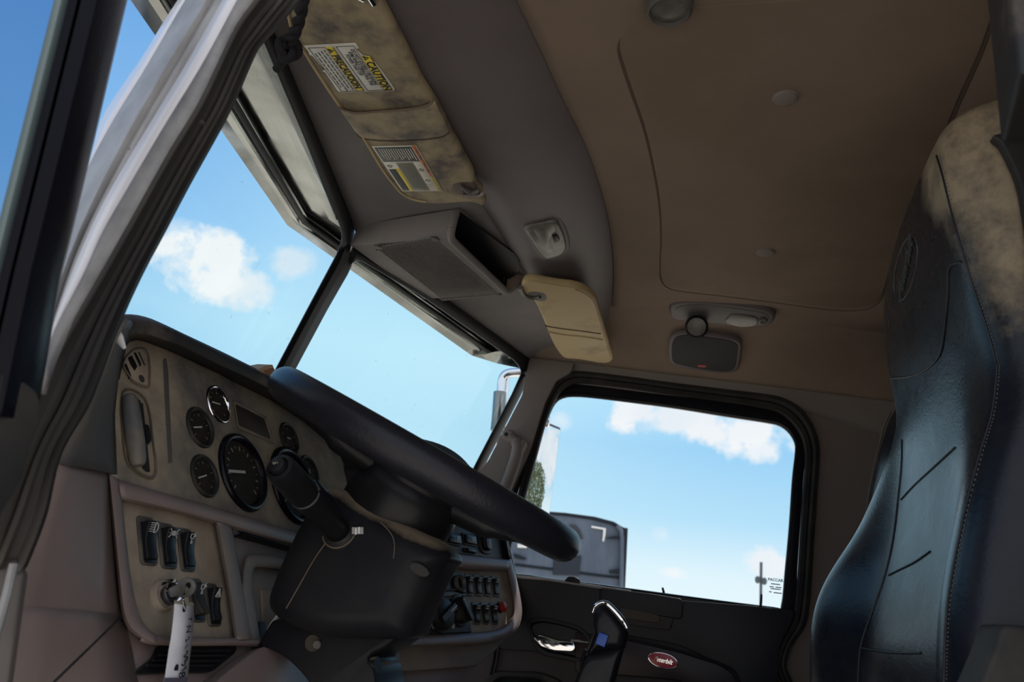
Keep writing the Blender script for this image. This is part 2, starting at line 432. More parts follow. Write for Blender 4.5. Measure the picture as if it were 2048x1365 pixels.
def leather(name, dusty):
    M = bpy.data.materials.new(name); M.use_nodes = True; t = NT(M.node_tree); b = t.n['Principled BSDF']
    co = t.add('ShaderNodeTexCoord').outputs['Object']
    b.inputs['Specular IOR Level'].default_value = .32
    n = t.noise(co, 18, 7, .65)
    base = t.mix(t.ramp(n, [(.4, (0, 0, 0)), (.7, (1, 1, 1))]), (.0065, .0085, .0145), (.012, .015, .022))
    ro = t.math('MULTIPLY_ADD', n, .16, .20)
    if dusty:
        sp = t.add('ShaderNodeSeparateXYZ'); t.put(sp.inputs[0], co)
        # tan dust lying on the head of the seat: an irregular patch with its own edge
        k = t.math('MULTIPLY', t.math('SUBTRACT', sp.outputs[2], dusty[0]), dusty[1])
        k = t.math('ADD', k, t.math('MULTIPLY', t.math('SUBTRACT', sp.outputs[0], dusty[2]), dusty[3]))
        k = t.math('ADD', k, t.math('MULTIPLY', t.math('SUBTRACT', t.noise(co, 9, 8, .7), .5), 3.2), clamp=True)
        k = t.math('MULTIPLY', k, t.ramp(t.noise(co, 40, 4, .7), [(.25, (.35, .35, .35)), (.6, (1, 1, 1))]), clamp=True)
        k = t.math('MULTIPLY', k, .85)
        base = t.mix(k, base, (.34, .275, .185)); ro = t.math('MULTIPLY_ADD', k, .45, ro)
    t.put(b.inputs['Base Color'], base); t.put(b.inputs['Roughness'], ro)
    v = t.add('ShaderNodeTexVoronoi', feature='DISTANCE_TO_EDGE'); t.put(v.inputs['Vector'], co); v.inputs['Scale'].default_value = 150
    h = t.math('ADD', t.math('MULTIPLY', t.noise(co, 14, 6, .6, .6), 2.6), t.math('MULTIPLY', t.math('MINIMUM', v.outputs[0], .25), .8))
    bp = t.add('ShaderNodeBump'); bp.inputs['Strength'].default_value = .13; bp.inputs['Distance'].default_value = .002
    t.put(bp.inputs['Height'], h); t.l.new(bp.outputs[0], b.inputs['Normal'])
    return M
m_lea = leather('black seat leather', None)
m_lead = leather('black seat leather with dust', (.78, 7.0, -.24, -14.0))
# ================================================================== SETTING
X0, XW = 0.0, 1.80          # driver door plane, passenger wall
ZC = 1.60                   # ceiling
VK = math.tan(rad(14.9)); dL = Vector((1, VK, 0)).normalized(); dR = Vector((1, -VK, 0)).normalized()
T0 = PX(.9).at((697, 485)); T1 = PX(.9).at((565, 720)); post = T1-T0
pL = Pl(T0, dL.cross(post)); pR = Pl(T0, dR.cross(post))

# --- ground outside
g = 160
struct(mk('ground', [(-g, -g, -1.3), (g, -g, -1.3), (g, g, -1.3), (-g, g, -1.3)], [(0, 1, 2, 3)], m_gnd))
W_ = Fr((0, 0, 0), (1, 0, 0), (0, 1, 0), (0, 0, 1))
struct(box('floor', W_, -.02, 1.86, -.85, 1.02, -.06, 0, m_fl))
struct(box('wall_back', W_, -.02, 1.86, -.90, -.85, -.06, 1.66, m_side))
struct(box('wall_front', W_, -.02, 1.86, 1.02, 1.08, -.06, 1.0, m_cabout))
struct(box('roof', W_, -.05, 1.86, -.90, .60, 1.655, 1.70, m_cabout))
struct(box('wall_left', W_, -.05, .0, -.90, -.34, -.06, 1.66, m_side))
# roof rail over the driver door
struct(box('trim_2', W_, -.05, .0, -.34, .50, 1.43, 1.66, m_cabout))

# --- windscreen top line, seam, console edge, ceiling
def extx(rows3, x):       # extend a 3-D line to the driver side
    a, b = rows3[0], rows3[1]; t = (x-a.x)/(b.x-a.x) if abs(b.x-a.x) > 1e-6 else 0
    return [a + (b-a)*t] + rows3
wtop = pL.ats([(552, 80), (628, 260), (703, 446)]) + pR.ats([(735, 512), (890, 597), (1064, 724)])
wtop = extx(wtop, .0); wtop = resamp(wtop, 60)
seam = PZ(1.55).ats([(640, 0), (760, 135), (860, 268), (960, 400), (1060, 560), (1120, 645)]); seam.append(PZ(1.545).at((1192, 735)))
seam = resamp(extx(cr(seam), .0), 60)
edge = PZ(ZC).ats([(1040, 0), (1090, 105), (1130, 195), (1172, 280), (1203, 370), (1221, 450), (1228, 540), (1222, 620)])
edge.append(PZ(1.575).at((1205, 700)))
edge = resamp(extx(cr(edge), .0), 60)
rows = [wtop]
for t in (.1, .3, .6, .9, 1): rows.append([a.lerp(b, t) + Vector((0, 0, .012*math.sin(math.pi*t))) for a, b in zip(wtop, seam)])
struct(loft('trim_3', rows, m_head, solid=.006, soff=0))
rows = []
for t, dz in ((0, 0), (.015, .004), (.03, -.006), (.12, -.016), (.3, -.022), (.5, -.016), (.7, .002), (.85, .022), (.94, .037), (.985, .046), (1, .050)):
    rows.append([Vector((a.lerp(b, t).x, a.lerp(b, t).y, a.z + dz + (b.z-ZC)*t)) for a, b in zip(seam, edge)])
con = loft('overhead_console', rows, m_roll, solid=.006, ang=30)
tag(con, 'long dark mauve overhead console bulging between the windscreen header and the brown headliner', 'console')
# ceiling with cove down to the passenger side
L1 = PZ(ZC).ats([(1222, 600), (1350, 604), (1500, 624), (1640, 642), (1770, 660)]); a, b = L1[-2], L1[-1]; L1.append(b + (b-a)*1.6)
rearx = [Vector((x, -.85, ZC)) for x in (0, .5, 1.0, L1[-1].x)]
ceilF = [p + Vector((0, 0, .002)) for p in edge]
k = min(range(60), key=lambda i: (ceilF[i]-L1[0]).length)
fr_ = resamp(ceilF[:k+1], 30) + [Vector((1.85, .35, ZC))]
rows = []
for t in [0, .02, .1, .3, .5, .7, .85, 1]:
    rows.append([Vector((p.x, p.y*(1-t) + -.85*t, ZC)) for p in fr_])
struct(loft('ceiling', rows, m_ceil, solid=.01, soff=1))
hl = [PX(1.762).at(p) for p in [(1066, 713), (1180, 726), (1300, 741), (1430, 757), (1560, 773), (1770, 800)]]; a, b = hl[-2], hl[-1]; hl.append(b + (b-a)*1.3)
L1b = [L1[0] + (L1[0]-L1[1])*.0] + L1
n_ = 40
A = resamp(cr([Vector((L1[0].x+.03, .42, 1.585))] + L1), n_); B = resamp(cr(hl), n_)
rows = [[p + Vector((-.12, 0, .003)) for p in A]]
for t in (0, .12, .3, .5, .7, .85, .95, 1):
    rows.append([p.lerp(q, t) + Vector((.010, 0, .016))*math.sin(math.pi*t) for p, q in zip(A, B)])
struct(loft('ceiling_cove', rows, m_ceil, solid=.008, soff=1))
bot = [PX(1.785).at(p) for p in [(1075, 760), (1180, 770), (1300, 785), (1430, 800), (1560, 812), (1770, 870)]]; a, b = bot[-2], bot[-1]; bot.append(b + (b-a)*1.3)
Bb = resamp(cr(bot), n_)
rows = [B, [p + Vector((.004, 0, -.006)) for p in B]] + [[p.lerp(q, t) + Vector((.008, 0, 0)) for p, q in zip(B, Bb)] for t in (.3, .7, 1)]
struct(loft('trim_4', rows, m_trim, solid=.006))
# added dark panel over the seat, stands in for the dark void behind
q = Pl((.34, -.275, 1.45), (.18, 1, 0))
c_ = q.at((2001, 288)); e_ = Vector((0, c_.y - .18*(0-c_.x), c_.z))
struct(slab('trim_5', [c_, Vector((c_.x, c_.y, 1.6)), Vector((0, e_.y, 1.6)), e_], q.n, .02, m_blkd, r=.006))

# --- headliner hatch panel with its two buttons
HP = [(1238, 92), (1243, 72), (1262, 46), (1290, 28), (1400, 14), (1560, 2), (1700, -8), (1940, -24), (1975, -20), (1986, 5), (1985, 34), (1958, 110), (1920, 195), (1880, 290), (1835, 385), (1800, 480), (1775, 560), (1764, 592), (1745, 610), (1715, 617), (1660, 616), (1560, 603), (1450, 589), (1370, 580), (1338, 573), (1323, 557), (1321, 530), (1323, 470), (1319, 400), (1306, 325), (1288, 250), (1262, 175), (1244, 120)]
zh = PZ(1.588)
hp = cr([zh.at(p) for p in HP], 4, True)
hat = thing('headliner_panel', 'large padded brown headliner panel with rounded corners on the ceiling above the seat', 'ceiling panel', (.8, -.1, 1.588))
slab('panel', hp, (0, 0, -1), .016, m_hatch, hat, r=.010, steps=4, ang=80)
gr = cr([PZ(1.596).at(p) for p in HP], 4, True); gr.append(gr[0])
tube('groove_shade', [p + Vector((0, 0, -.001)) for p in gr], .0060, mat('hatch groove shade', (.115, .085, .066), .9, spec=.1), hat, seg=8)  # dark brown tube paints the shaded groove around the panel
for c, w_ in (((1571, 195), 46), ((1532, 505), 34)):
    o = zh.at(c); r_ = px_at(o, w_)/2
    lathe('button', Fr(o, (1, 0, 0), (0, 1, 0), (0, 0, -1)), [(r_*1.12, -.001), (r_*1.12, .001), (r_, .002), (r_*.93, .004), (r_*.6, .0055), (r_*.01, .006)], m_trim, hat, seg=32)

# --- driver side A-pillar: painted, aluminium and rubber bands of the door opening
def pline(px, n=40): return [Vector((p.x, p.y)) for p in resamp(cr([Vector((*p, 0)) for p in px]), n)]
LN = [
 ([(372, -20), (330, 45), (291, 109), (239, 185), (205, 240), (188, 301), (164, 370), (140, 460), (100, 600), (70, 720)], .0, .19),
 ([(392, -20), (374, 0), (294, 137), (219, 260), (161, 376), (110, 520), (80, 640), (50, 740)], -.02, .03),
 ([(425, -20), (402, 20), (330, 140), (258, 265), (190, 395), (140, 510), (100, 625), (66, 740)], -.034, 0),
 ([(440, -20), (425, 5), (352, 130), (282, 250), (210, 385), (155, 500), (108, 640), (78, 740)], -.028, 0),
 ([(462, -20), (448, 0), (376, 127), (308, 239), (222, 383), (170, 490), (118, 625), (85, 740)], -.034, 0),
 ([(490, -20), (475, 0), (400, 137), (325, 260), (257, 376), (205, 467), (167, 550), (100, 680), (87, 745)], -.036, 0),
 ([(532, -25), (516, 0), (472, 62), (404, 205), (342, 308), (253, 467), (206, 550), (119, 705), (88, 790)], -.026, 0)]
L3d = []
for px, x, dy in LN: L3d.append([PX(x).at((p.x, p.y)) + Vector((0, 0, 0)) for p in pline(px)])
tr = bpy.data.objects.new('trim_1', None); COL.objects.link(tr); tr['kind'] = 'structure'; tr.location = (-.02, .5, 1.0); WL[tr.name] = Vector(tr.location)
# outer painted skin turns away towards the bonnet
out0 = [CAM + (p-CAM)*1.16 for p in L3d[0]]; mid0 = [CAM + (p-CAM)*1.04 for p in L3d[0]]
m1 = [(a+b)/2 for a, b in zip(mid0, L3d[1])]
loft('painted_skin', [[p + Vector((.25, .25, 0)) for p in out0], out0, mid0, m1, L3d[1]], m_white, tr, solid=.003)
loft('aluminium_flange', [L3d[1], L3d[2], L3d[3], L3d[4]], m_alu, tr, solid=.003, ang=25)
loft('painted_band', [L3d[4], L3d[5]], m_white, tr, solid=.003)
loft('aluminium_strip', [L3d[5], L3d[6]], m_alud, tr, solid=.004)
so_ = pline([(530, -25), (515, 0), (471, 62), (403, 205), (341, 308), (252, 467), (205, 550), (116, 705), (72, 801), (28, 900), (-10, 970), (-40, 1040), (-70, 1120)], 60)
si_ = pline([(612, -25), (598, 0), (540, 68), (513, 98), (472, 191), (445, 246), (376, 370), (325, 467), (281, 550), (236, 650), (179, 801), (119, 908), (90, 1028), (54, 1123), (38, 1150)], 60)
rows = []
for t, x in ((0, -.028), (.02, -.012), (.25, .004), (.50, .010), (.56, .004), (.60, .004), (.66, .014), (.85, .018), (.97, .012), (1.0, .03)):
    rows.append([PX(x).at((a.lerp(b, t).x, a.lerp(b, t).y)) for a, b in zip(so_, si_)])
loft('rubber_seal', rows, m_rubs, tr, solid=.004, ang=28)
for c in ((371, 192), (404, 245), (262, 300)):
    o = PX(-.03).at(c); lathe('rivet', Fr(o, (0, 1, 0), (0, 0, 1), (-1, 0, 0)), [(.0024, -.002), (.002, .001), (.0005, .002)], m_rub, tr, seg=12)

# --- windscreen gasket, panes
ws = bpy.data.objects.new('window_frame_1', None); COL.objects.link(ws); ws['kind'] = 'structure'; ws.location = T0; WL[ws.name] = Vector(T0)
def strip(name, a, b, pl, prof, mt, par, n=30):
    A_ = resamp([Vector((*p, 0)) for p in a], n); B_ = resamp([Vector((*p, 0)) for p in b], n)
    loft(name, [[pl.off(h).at(p.lerp(q, t)) for p, q in zip(A_, B_)] for t, h in prof], mt, par, solid=.002)
gp = [(0, 0), (.03, .006), (.3, .009), (.7, .009), (.97, .006), (1, -.002)]
strip('top_gasket', [(500, 20), (530, 88), (606, 270), (676, 440), (686, 472), (680, 500)], [(520, 10), (554, 78), (630, 260), (704, 440), (712, 480), (716, 515)], pL, gp, m_gask, ws)
strip('center_post', [(683, 478), (677, 502), (614, 620), (540, 760), (455, 925)], [(712, 500), (700, 540), (654, 620), (578, 762), (480, 945)], Pl(T0, Vector((0, 1, 0)).cross(post).cross(post)), [(0, -.004), (.03, .008), (.3, .012), (.34, .016), (.62, .016), (.66, .012), (.97, .008), (1, -.004)], m_gask, ws)
strip('top_gasket', [(700, 530), (716, 517), (852, 598), (1030, 722), (1042, 738), (1041, 757)], [(704, 480), (730, 508), (890, 596), (1050, 712), (1066, 722), (1058, 752)], pR, gp, m_gask, ws)
strip('side_gasket', [(1041, 750), (1024, 788), (960, 911), (930, 970)], [(1060, 745), (1042, 790), (975, 920), (945, 985)], pR, gp, m_gask, ws)
wl = mk('window_1', pL.off(-.004).ats([(440, -60), (548, 80), (695, 470), (680, 510), (540, 780), (430, 860), (150, 700)]), [tuple(range(7))], g_ws); struct(wl)
wr = mk('window_2', pR.off(-.004).ats([(690, 520), (725, 505), (1060, 730), (1050, 760), (930, 985), (560, 790)]), [tuple(range(6))], g_ws); struct(wr)
# pale glass edge along the top of the left pane
strip('glass_edge', [(515, 60), (527, 85), (606, 272), (672, 440)], [(519, 58), (532, 83), (611, 270), (678, 438)], pL.off(.003), [(0, 0), (1, 0)], mat('glass edge green', (.10, .17, .16), .2), ws)

# --- passenger side: pillar trim, door frame, window, door
WP = PX(1.76)
pt = [(1058, 719), (1066, 713), (1110, 717), (1150, 722), (1142, 745), (1112, 762), (1090, 805), (1060, 900), (1010, 1010), (985, 1090), (930, 1010), (945, 960), (976, 922), (1044, 790)]
struct(slabp('trim_6', fil([Vector((*p, 0)) for p in pt], 6, 3), WP, .02, m_trim, r=.006))
SO = [(1010, 1090), (1030, 1010), (1052, 930), (1078, 840), (1096, 790), (1112, 760), (1132, 745), (1165, 742), (1250, 752), (1338, 764), (1450, 778), (1545, 790), (1580, 802), (1605, 820), (1626, 851), (1638, 888), (1638, 930), (1633, 1000), (1626, 1100), (1620, 1190), (1611, 1250), (1585, 1290), (1572, 1330), (1567, 1400), (1300, 1420), (1000, 1420), (985, 1300), (1000, 1180)]
SI = [(1022, 1100), (1046, 1018), (1068, 938), (1092, 850), (1110, 806), (1124, 784), (1142, 772), (1166, 768), (1250, 777), (1338, 790), (1450, 806), (1538, 820), (1566, 832), (1586, 850), (1602, 875), (1609, 905), (1609, 935), (1604, 1000), (1598, 1100), (1592, 1190), (1584, 1240), (1562, 1285), (1550, 1330), (1545, 1390), (1300, 1405), (1012, 1405), (1000, 1300), (1012, 1180)]
dr = bpy.data.objects.new('door_2', None); COL.objects.link(dr); dr['kind'] = 'structure'; dr.location = (1.8, .15, .4); WL[dr.name] = Vector(dr.location)
pw = PX(1.785)
sm2 = lambda L: [(p.x, p.y) for p in cr([Vector((*q_, 0)) for q_ in L], 5, True)]
ringp('door_seal', sm2(SO), sm2(SI), pw, [(0, -.01), (.02, .010), (.25, .014), (.45, .010), (.50, .004), (.56, .010), (.85, .012), (1, -.004)], m_rub, dr, n=200, ang=28)
GI = [(1000, 1130), (1037, 985), (1066, 912), (1092, 850), (1104, 822), (1112, 808), (1124, 799), (1146, 795), (1200, 799), (1338, 817), (1450, 835), (1540, 849), (1562, 856), (1578, 869), (1588, 887), (1589, 905), (1583, 960), (1577, 1050), (1569, 1140), (1561, 1213), (1545, 1214), (1400, 1196), (1200, 1169), (1060, 1150)]
GO = [(975, 1150), (1016, 990), (1045, 915), (1074, 830), (1092, 798), (1108, 778), (1128, 766), (1152, 764), (1205, 769), (1338, 786), (1450, 803), (1545, 817), (1578, 828), (1602, 850), (1613, 880), (1613, 905), (1608, 960), (1602, 1050), (1596, 1140), (1592, 1225), (1550, 1232), (1400, 1212), (1200, 1184), (1050, 1166)]
pf = PX(1.80)
ringp('window_frame', sm2(GO), sm2(GI), pf, [(0, -.004), (.05, .006), (.4, .008), (.62, .008), (.66, .002), (.74, .002), (.78, .006), (.95, .004), (1, -.018)], m_dgloss, dr, n=200, ang=25)
gl = mk('window_3', pf.off(-.014).ats([(985, 1160), (1080, 790), (1560, 830), (1600, 870), (1575, 1230), (1050, 1160)]), [tuple(range(6))], g_pw); struct(gl)
# etched maker's mark in the corner of the pane
et = Fr(pf.off(-.0125).at((1551, 1161)), (0, -1, 0), (0, 0, 1), (-1, 0, 0))
em = bpy.data.objects.new('etched_mark', None)
bpy.data.objects.remove(em)
text('etched_mark', 'PACCAR', et, .0105, m_ink, gl, 'CENTER', h=.0003, bold=.0003, sx=1.0)
for a_, c_, d_ in ((-.012, .012, -.011), (-.016, -.004, -.019), (.0, .016, -.019), (-.013, .014, -.024), (-.017, -.010, -.033), (-.005, .017, -.034)):
    box('etched_mark', et, a_, c_, d_-.0013, d_+.0013, 0, .0003, m_ldk, gl)
# outer wall around and behind the door
struct(slabp('wall_right', [Vector((*p, 0)) for p in [(1540, 770), (1800, 790), (2300, 820), (2300, 1700), (1560, 1700), (1572, 1330), (1585, 1290), (1611, 1250), (1620, 1190), (1636, 930), (1634, 885), (1600, 812)]], PX(1.792), .03, m_side, r=.004))
struct(box('wall_right.001', W_, 1.83, 1.86, -.9, .14, -.06, .80, m_side))
struct(box('wall_right.002', W_, 1.83, 1.86, .14, 1.05, -.06, .50, m_cabout))
# door panel
pd = PX(1.772)
slabp('upper_pad', fil([Vector((*p, 0)) for p in [(960, 1120), (1030, 1148), (1100, 1158), (1200, 1172), (1200, 1310), (1000, 1300)]], [8, 4, 4, 2, 2, 8]), pd, .03, m_door, dr, r=.010, steps=4)
slabp('upper_pad', fil([Vector((*p, 0)) for p in [(1203, 1176), (1300, 1188), (1362, 1198), (1366, 1206), (1364, 1240), (1203, 1215)]], [3, 2, 8, 4, 8, 6]), pd.off(.008), .04, m_door, dr, r=.010, steps=4)
slabp('upper_pad', fil([Vector((*p, 0)) for p in [(1200, 1180), (1366, 1202), (1500, 1212), (1590, 1222), (1584, 1245), (1560, 1290), (1552, 1400), (1480, 1400), (1440, 1330), (1360, 1290), (1200, 1262)]], [2, 2, 4, 8, 10, 20, 4, 4, 40, 30, 4]), pd, .03, m_door, dr, r=.008, steps=4)
slabp('lower_lining', [Vector((*p, 0)) for p in [(960, 1250), (1200, 1255), (1370, 1290), (1450, 1340), (1485, 1420), (900, 1420)]], pd.off(-.012), .02, m_doorl, dr, r=.003)
slabp('sill_sun_strip', [Vector((*p, 0)) for p in [(1020, 1150), (1100, 1158), (1190, 1171), (1260, 1181), (1262, 1186), (1190, 1177), (1100, 1163), (1020, 1156)]], pd.off(.004), .02, m_alud, dr, r=.001)  # pale strip paints the sunlight along the sill rim
slabp('sill_clip', fil([Vector((*p, 0)) for p in [(1128, 1163), (1136, 1154), (1148, 1154), (1160, 1160), (1160, 1168)]], 3), pd.off(.008), .012, m_blk, dr, r=.002)
# pull recess, handle, ash tray, burgundy inlay, badge
ringp('handle_bezel', fil([Vector((*p, 0)) for p in [(1050, 1240), (1075, 1234), (1110, 1240), (1165, 1255), (1186, 1285), (1180, 1330), (1085, 1312), (1066, 1296)]], 14), fil([Vector((*p, 0)) for p in [(1062, 1254), (1085, 1247), (1125, 1254), (1165, 1268), (1176, 1290), (1172, 1316), (1095, 1300), (1078, 1288)]], 10), pd.off(.002), [(0, -.004), (.1, .008), (.6, .009), (1, -.006)], m_door, dr, n=60)
slabp('handle_recess', fil([Vector((*p, 0)) for p in [(1060, 1252), (1085, 1246), (1125, 1253), (1167, 1267), (1178, 1290), (1174, 1318), (1093, 1302), (1076, 1289)]], 8), pd.off(-.004), .01, m_blk, dr, r=.001)
h_ = slabp('door_handle', fil([Vector((*p, 0)) for p in [(1066, 1276), (1080, 1270), (1112, 1281), (1148, 1285), (1152, 1298), (1145, 1305), (1108, 1303), (1082, 1295)]], 5), pd.off(.012), .012, m_chrome, dr, r=.006, steps=4)
tube('handle_link', pd.off(.006).ats([(1142, 1281), (1160, 1283), (1178, 1285)]), .004, m_chrome, dr, seg=8)
slabp('ash_tray', fil([Vector((*p, 0)) for p in [(1236, 1212), (1300, 1222), (1350, 1230), (1340, 1262), (1290, 1256), (1246, 1248)]], 5), pd.off(.006), .012, m_doorl, dr, r=.003)
slabp('tray_lid', fil([Vector((*p, 0)) for p in [(1240, 1216), (1300, 1226), (1322, 1234), (1318, 1247), (1290, 1244), (1246, 1236)]], [3, 3, 9, 9, 3, 3]), pd.off(.010), .01, mat('tray dusty lid', (.075, .06, .045), .7), dr, r=.002)
slabp('inlay_panel', fil([Vector((*p, 0)) for p in [(1150, 1265), (1250, 1279), (1360, 1305), (1445, 1332), (1475, 1355), (1486, 1420), (1440, 1420), (1360, 1362), (1150, 1345)]], [4, 4, 20, 30, 20, 4, 4, 20, 4]), pd.off(.006), .012, m_wood, dr, r=.003)
tube('inlay_edge', cr(pd.off(.008).ats([(1240, 1277), (1260, 1281), (1360, 1304), (1445, 1331), (1474, 1354), (1484, 1410)])), .0035, m_door, dr, seg=8)
# lower view window in the door
ringp('peep_frame', fil([Vector((*p, 0)) for p in [(962, 1365), (990, 1342), (1080, 1345), (1125, 1362), (1150, 1420), (960, 1420)]], 14), fil([Vector((*p, 0)) for p in [(985, 1372), (1003, 1357), (1075, 1360), (1105, 1376), (1120, 1420), (975, 1420)]], 10), pd.off(-.002), [(0, -.004), (.15, .006), (.7, .007), (1, -.006)], m_rub, dr, n=50)
slabp('peep_glass', [Vector((*p, 0)) for p in [(980, 1372), (1003, 1354), (1075, 1357), (1108, 1376), (1124, 1424), (970, 1424)]], pd.off(-.009), .003, g_teal, dr, r=.0005)
# lock pin
lp = pd.off(-.004).at((1521, 1216)); lt = pd.off(-.004).at((1523, 1189))
tube('lock_pin', [lp, lp.lerp(lt, .5), lp.lerp(lt, .9), lt], [.0035, .0035, .0032, .0018], m_blk, dr, seg=10)

# --- open driver door at the left edge
d1 = bpy.data.objects.new('door_1', None); COL.objects.link(d1); d1['kind'] = 'structure'; d1.location = (-.1, .5, .9); WL[d1.name] = Vector(d1.location)
pdv = PY(.505)
bl = [(158, -100), (133, 0), (75, 233), (17, 467), (-40, 700), (-70, 830)]; br = [(275, -100), (251, 0), (196, 233), (140, 467), (119, 550), (78, 789), (68, 840)]
rows = []
bA = resamp([Vector((*p, 0)) for p in bl], 30); bB = resamp([Vector((*p, 0)) for p in br], 30)
for t, h in ((0, -.02), (.0, .004), (.16, .008), (.20, -.002), (.24, -.002), (.28, .012), (.5, .019), (.8, .015), (.97, .002), (1, -.03)):
    rows.append([pdv.off(h).at(p.lerp(q, t)) for p, q in zip(bA, bB)])
loft('door_frame_bar', rows, mat('black door frame', (.005, .005, .009), .34, spec=.12, bs=400, bstr=.25), d1, solid=.003, ang=30)
rows = [[pdv.off(h).at(p) for p in [(a.x + dx, a.y) for a in bA]] for dx, h in ((-24, .003), (-12, .006), (2, .004))]
loft('glass_run', rows, mat('grey green glass run', (.16, .21, .21), .5), d1, solid=.003)
pane = [pdv.off(-.006).at(p) for p in [(165, -100), (140, 0), (22, 467), (-50, 760), (-900, 760), (-900, -100)]]
g1 = mk('window_4', pane, [tuple(range(6))], g_dw); struct(g1)
slabp('door_panel', fil([Vector((*p, 0)) for p in [(-320, 735), (0, 746), (40, 757), (74, 782), (84, 808), (80, 850), (58, 912), (44, 965), (14, 1012), (-40, 1120), (-320, 1120)]], 14), pdv.off(.018), .05, m_rub, d1, r=.012, steps=4)
# striker rod under the seal and sill plate
so2 = PX(-.004)
tube('striker_rod', so2.ats([(28, 1128), (14, 1190), (0, 1240), (-12, 1285)]), .0035, m_alud, tr, seg=8)
slabp('sill_plate', [Vector((*p, 0)) for p in [(-60, 1110), (30, 1120), (44, 1150), (14, 1365), (-60, 1500)]], PX(.012), .006, mat('sill lining', (.07, .058, .052), .6), tr, r=.002)

# --- exterior stainless visor over the windscreen
CT = PX(.9).at((575, 450)); RT = PX(1.80).at((945, 712)); LT = Vector((0, RT.y, RT.z))
LT2 = PX(.30).at((440, 245)); 
tipL = resamp([LT, LT2.lerp(LT, .0) if False else CT.lerp(LT, .98), CT.lerp(LT, .5), CT], 20); tipR = resamp([CT, CT.lerp(RT, .5), RT], 20)
tip = tipL + tipR[1:]
base = [Vector((x, T0.y + .03 - abs(x-.9)*VK, 1.562)) for x in [p.x for p in tip]]
vis = thing('exterior_sun_visor', 'polished stainless exterior sun visor over the top of the windscreen', 'sun visor', (.9, .9, 1.56))
def lv(t, dz): return [a.lerp(b, t) + Vector((0, 0, dz)) for a, b in zip(base, tip)]
loft('visor_plate', [lv(0, .0), lv(.25, .016), lv(.5, .022), lv(.66, .022), lv(.70, .012)], m_steel, vis, solid=.002, ang=20)
loft('visor_lip', [lv(.68, .010), lv(.76, .000), lv(.88, .006), lv(1.0, .0), lv(1.02, .012)], m_steel, vis, solid=.002, ang=20)
loft('dark_rib', [lv(.62, .006), lv(.70, .004), lv(.71, .016)], m_gask, vis, solid=.002)
for t in (LT, RT):
    b0 = Vector((t.x, T0.y + .03 - abs(t.x-.9)*VK, 1.50))
    mk('end_plate', [b0, b0 + Vector((0, 0, .10)), t + Vector((0, 0, .04)), t, t.lerp(b0, .5) + Vector((0, 0, -.004))], [(0, 1, 2, 3, 4)], m_steel, vis, solid=.003)
# ================================================================== DASHBOARD
RK = rad(23); ZA = Vector((0, math.sin(RK), math.cos(RK))); YN = Vector((0, -math.cos(RK), math.sin(RK))); XA = Vector((1, 0, 0))
YD = Pl((0, .71, .93), YN)
RK2 = rad(16.5); nRD = Vector((-math.sin(rad(18))*math.cos(RK2), -math.cos(rad(18))*math.cos(RK2), math.sin(RK2))); uRD = Vector((math.cos(rad(18)), -math.sin(rad(18)), 0))
vRD = nRD.cross(uRD)
RD = Pl((.95, .71, .9), nRD)
ZU = Vector((0, 0, 1))
def v2(px): return [Vector((*p, 0)) for p in px]
dash = thing('dashboard', 'wide dust covered dashboard below the windscreen with mauve trim', 'dashboard', (.8, .8, .6))
GPX = [(246, 720), (250, 690), (258, 683), (272, 679), (286, 681), (319, 693), (359, 710), (398, 729), (438, 747), (477, 768), (540, 799), (610, 845), (680, 905), (700, 990), (700, 1100), (590, 1066), (446, 1022), (300, 980), (236, 962), (229, 900), (226, 830), (230, 770)]
slabp('gauge_panel', v2(GPX), YD, .02, m_dash, dash, r=.002)
I_ = [(236, 760), (246, 712), (252, 686), (266, 680), (284, 681), (319, 694), (359, 711), (398, 729), (438, 747), (477, 768), (540, 800), (600, 838), (650, 880), (690, 930), (720, 990)]
M_ = [(220, 742), (232, 700), (247, 668), (261, 657), (276, 654), (300, 657), (330, 667), (365, 680), (410, 703), (450, 723), (500, 746), (560, 778), (640, 825), (720, 875), (790, 925)]
O_ = [(205, 712), (222, 662), (240, 637), (257, 632), (273, 633), (300, 640), (332, 654), (372, 673), (415, 693), (455, 712), (510, 739), (580, 772), (650, 803), (730, 838), (800, 872)]
nn = 48
A_ = resamp(cr(v2(I_)), nn); B_ = resamp(cr(v2(M_)), nn); C_ = resamp(cr(v2(O_)), nn)
def bend(i, y):        # towards the centre the dash turns to face the driver
    return y
r0 = [YD.off(-.002).at(p) for p in A_]; r1 = [YD.off(.045).at(p) for p in B_]; r2 = [YD.off(.035).at(p) for p in C_]
r15 = [(a+b)/2 + Vector((0, -.004, 0)) for a, b in zip(r1, r2)]
r01 = [b + (a-b)*.06 + Vector((0, 0, -.006)) for a, b in zip(r0, r1)]
r3 = [Vector((p.x, p.y + .06, p.z - .002)) for p in r2]; r4 = [Vector((p.x, .85, p.z - .06)) for p in r2]
loft('dash_top', [r0, [a.lerp(b, .6) for a, b in zip(r0, r1)], r01, r1, r15, r2, r3, r4], m_brow, dash, solid=.004, ang=60)
slabp('wiped_streak', v2([(326, 722), (329, 716), (333, 718), (337, 745), (339, 800), (343, 880), (345, 925), (337, 928), (333, 860), (329, 790)]), YD.off(.0005), .001, mat('wiped dark vinyl', (.115, .107, .100), .7, spec=.25, bs=330, bstr=.6), dash, r=.0002)
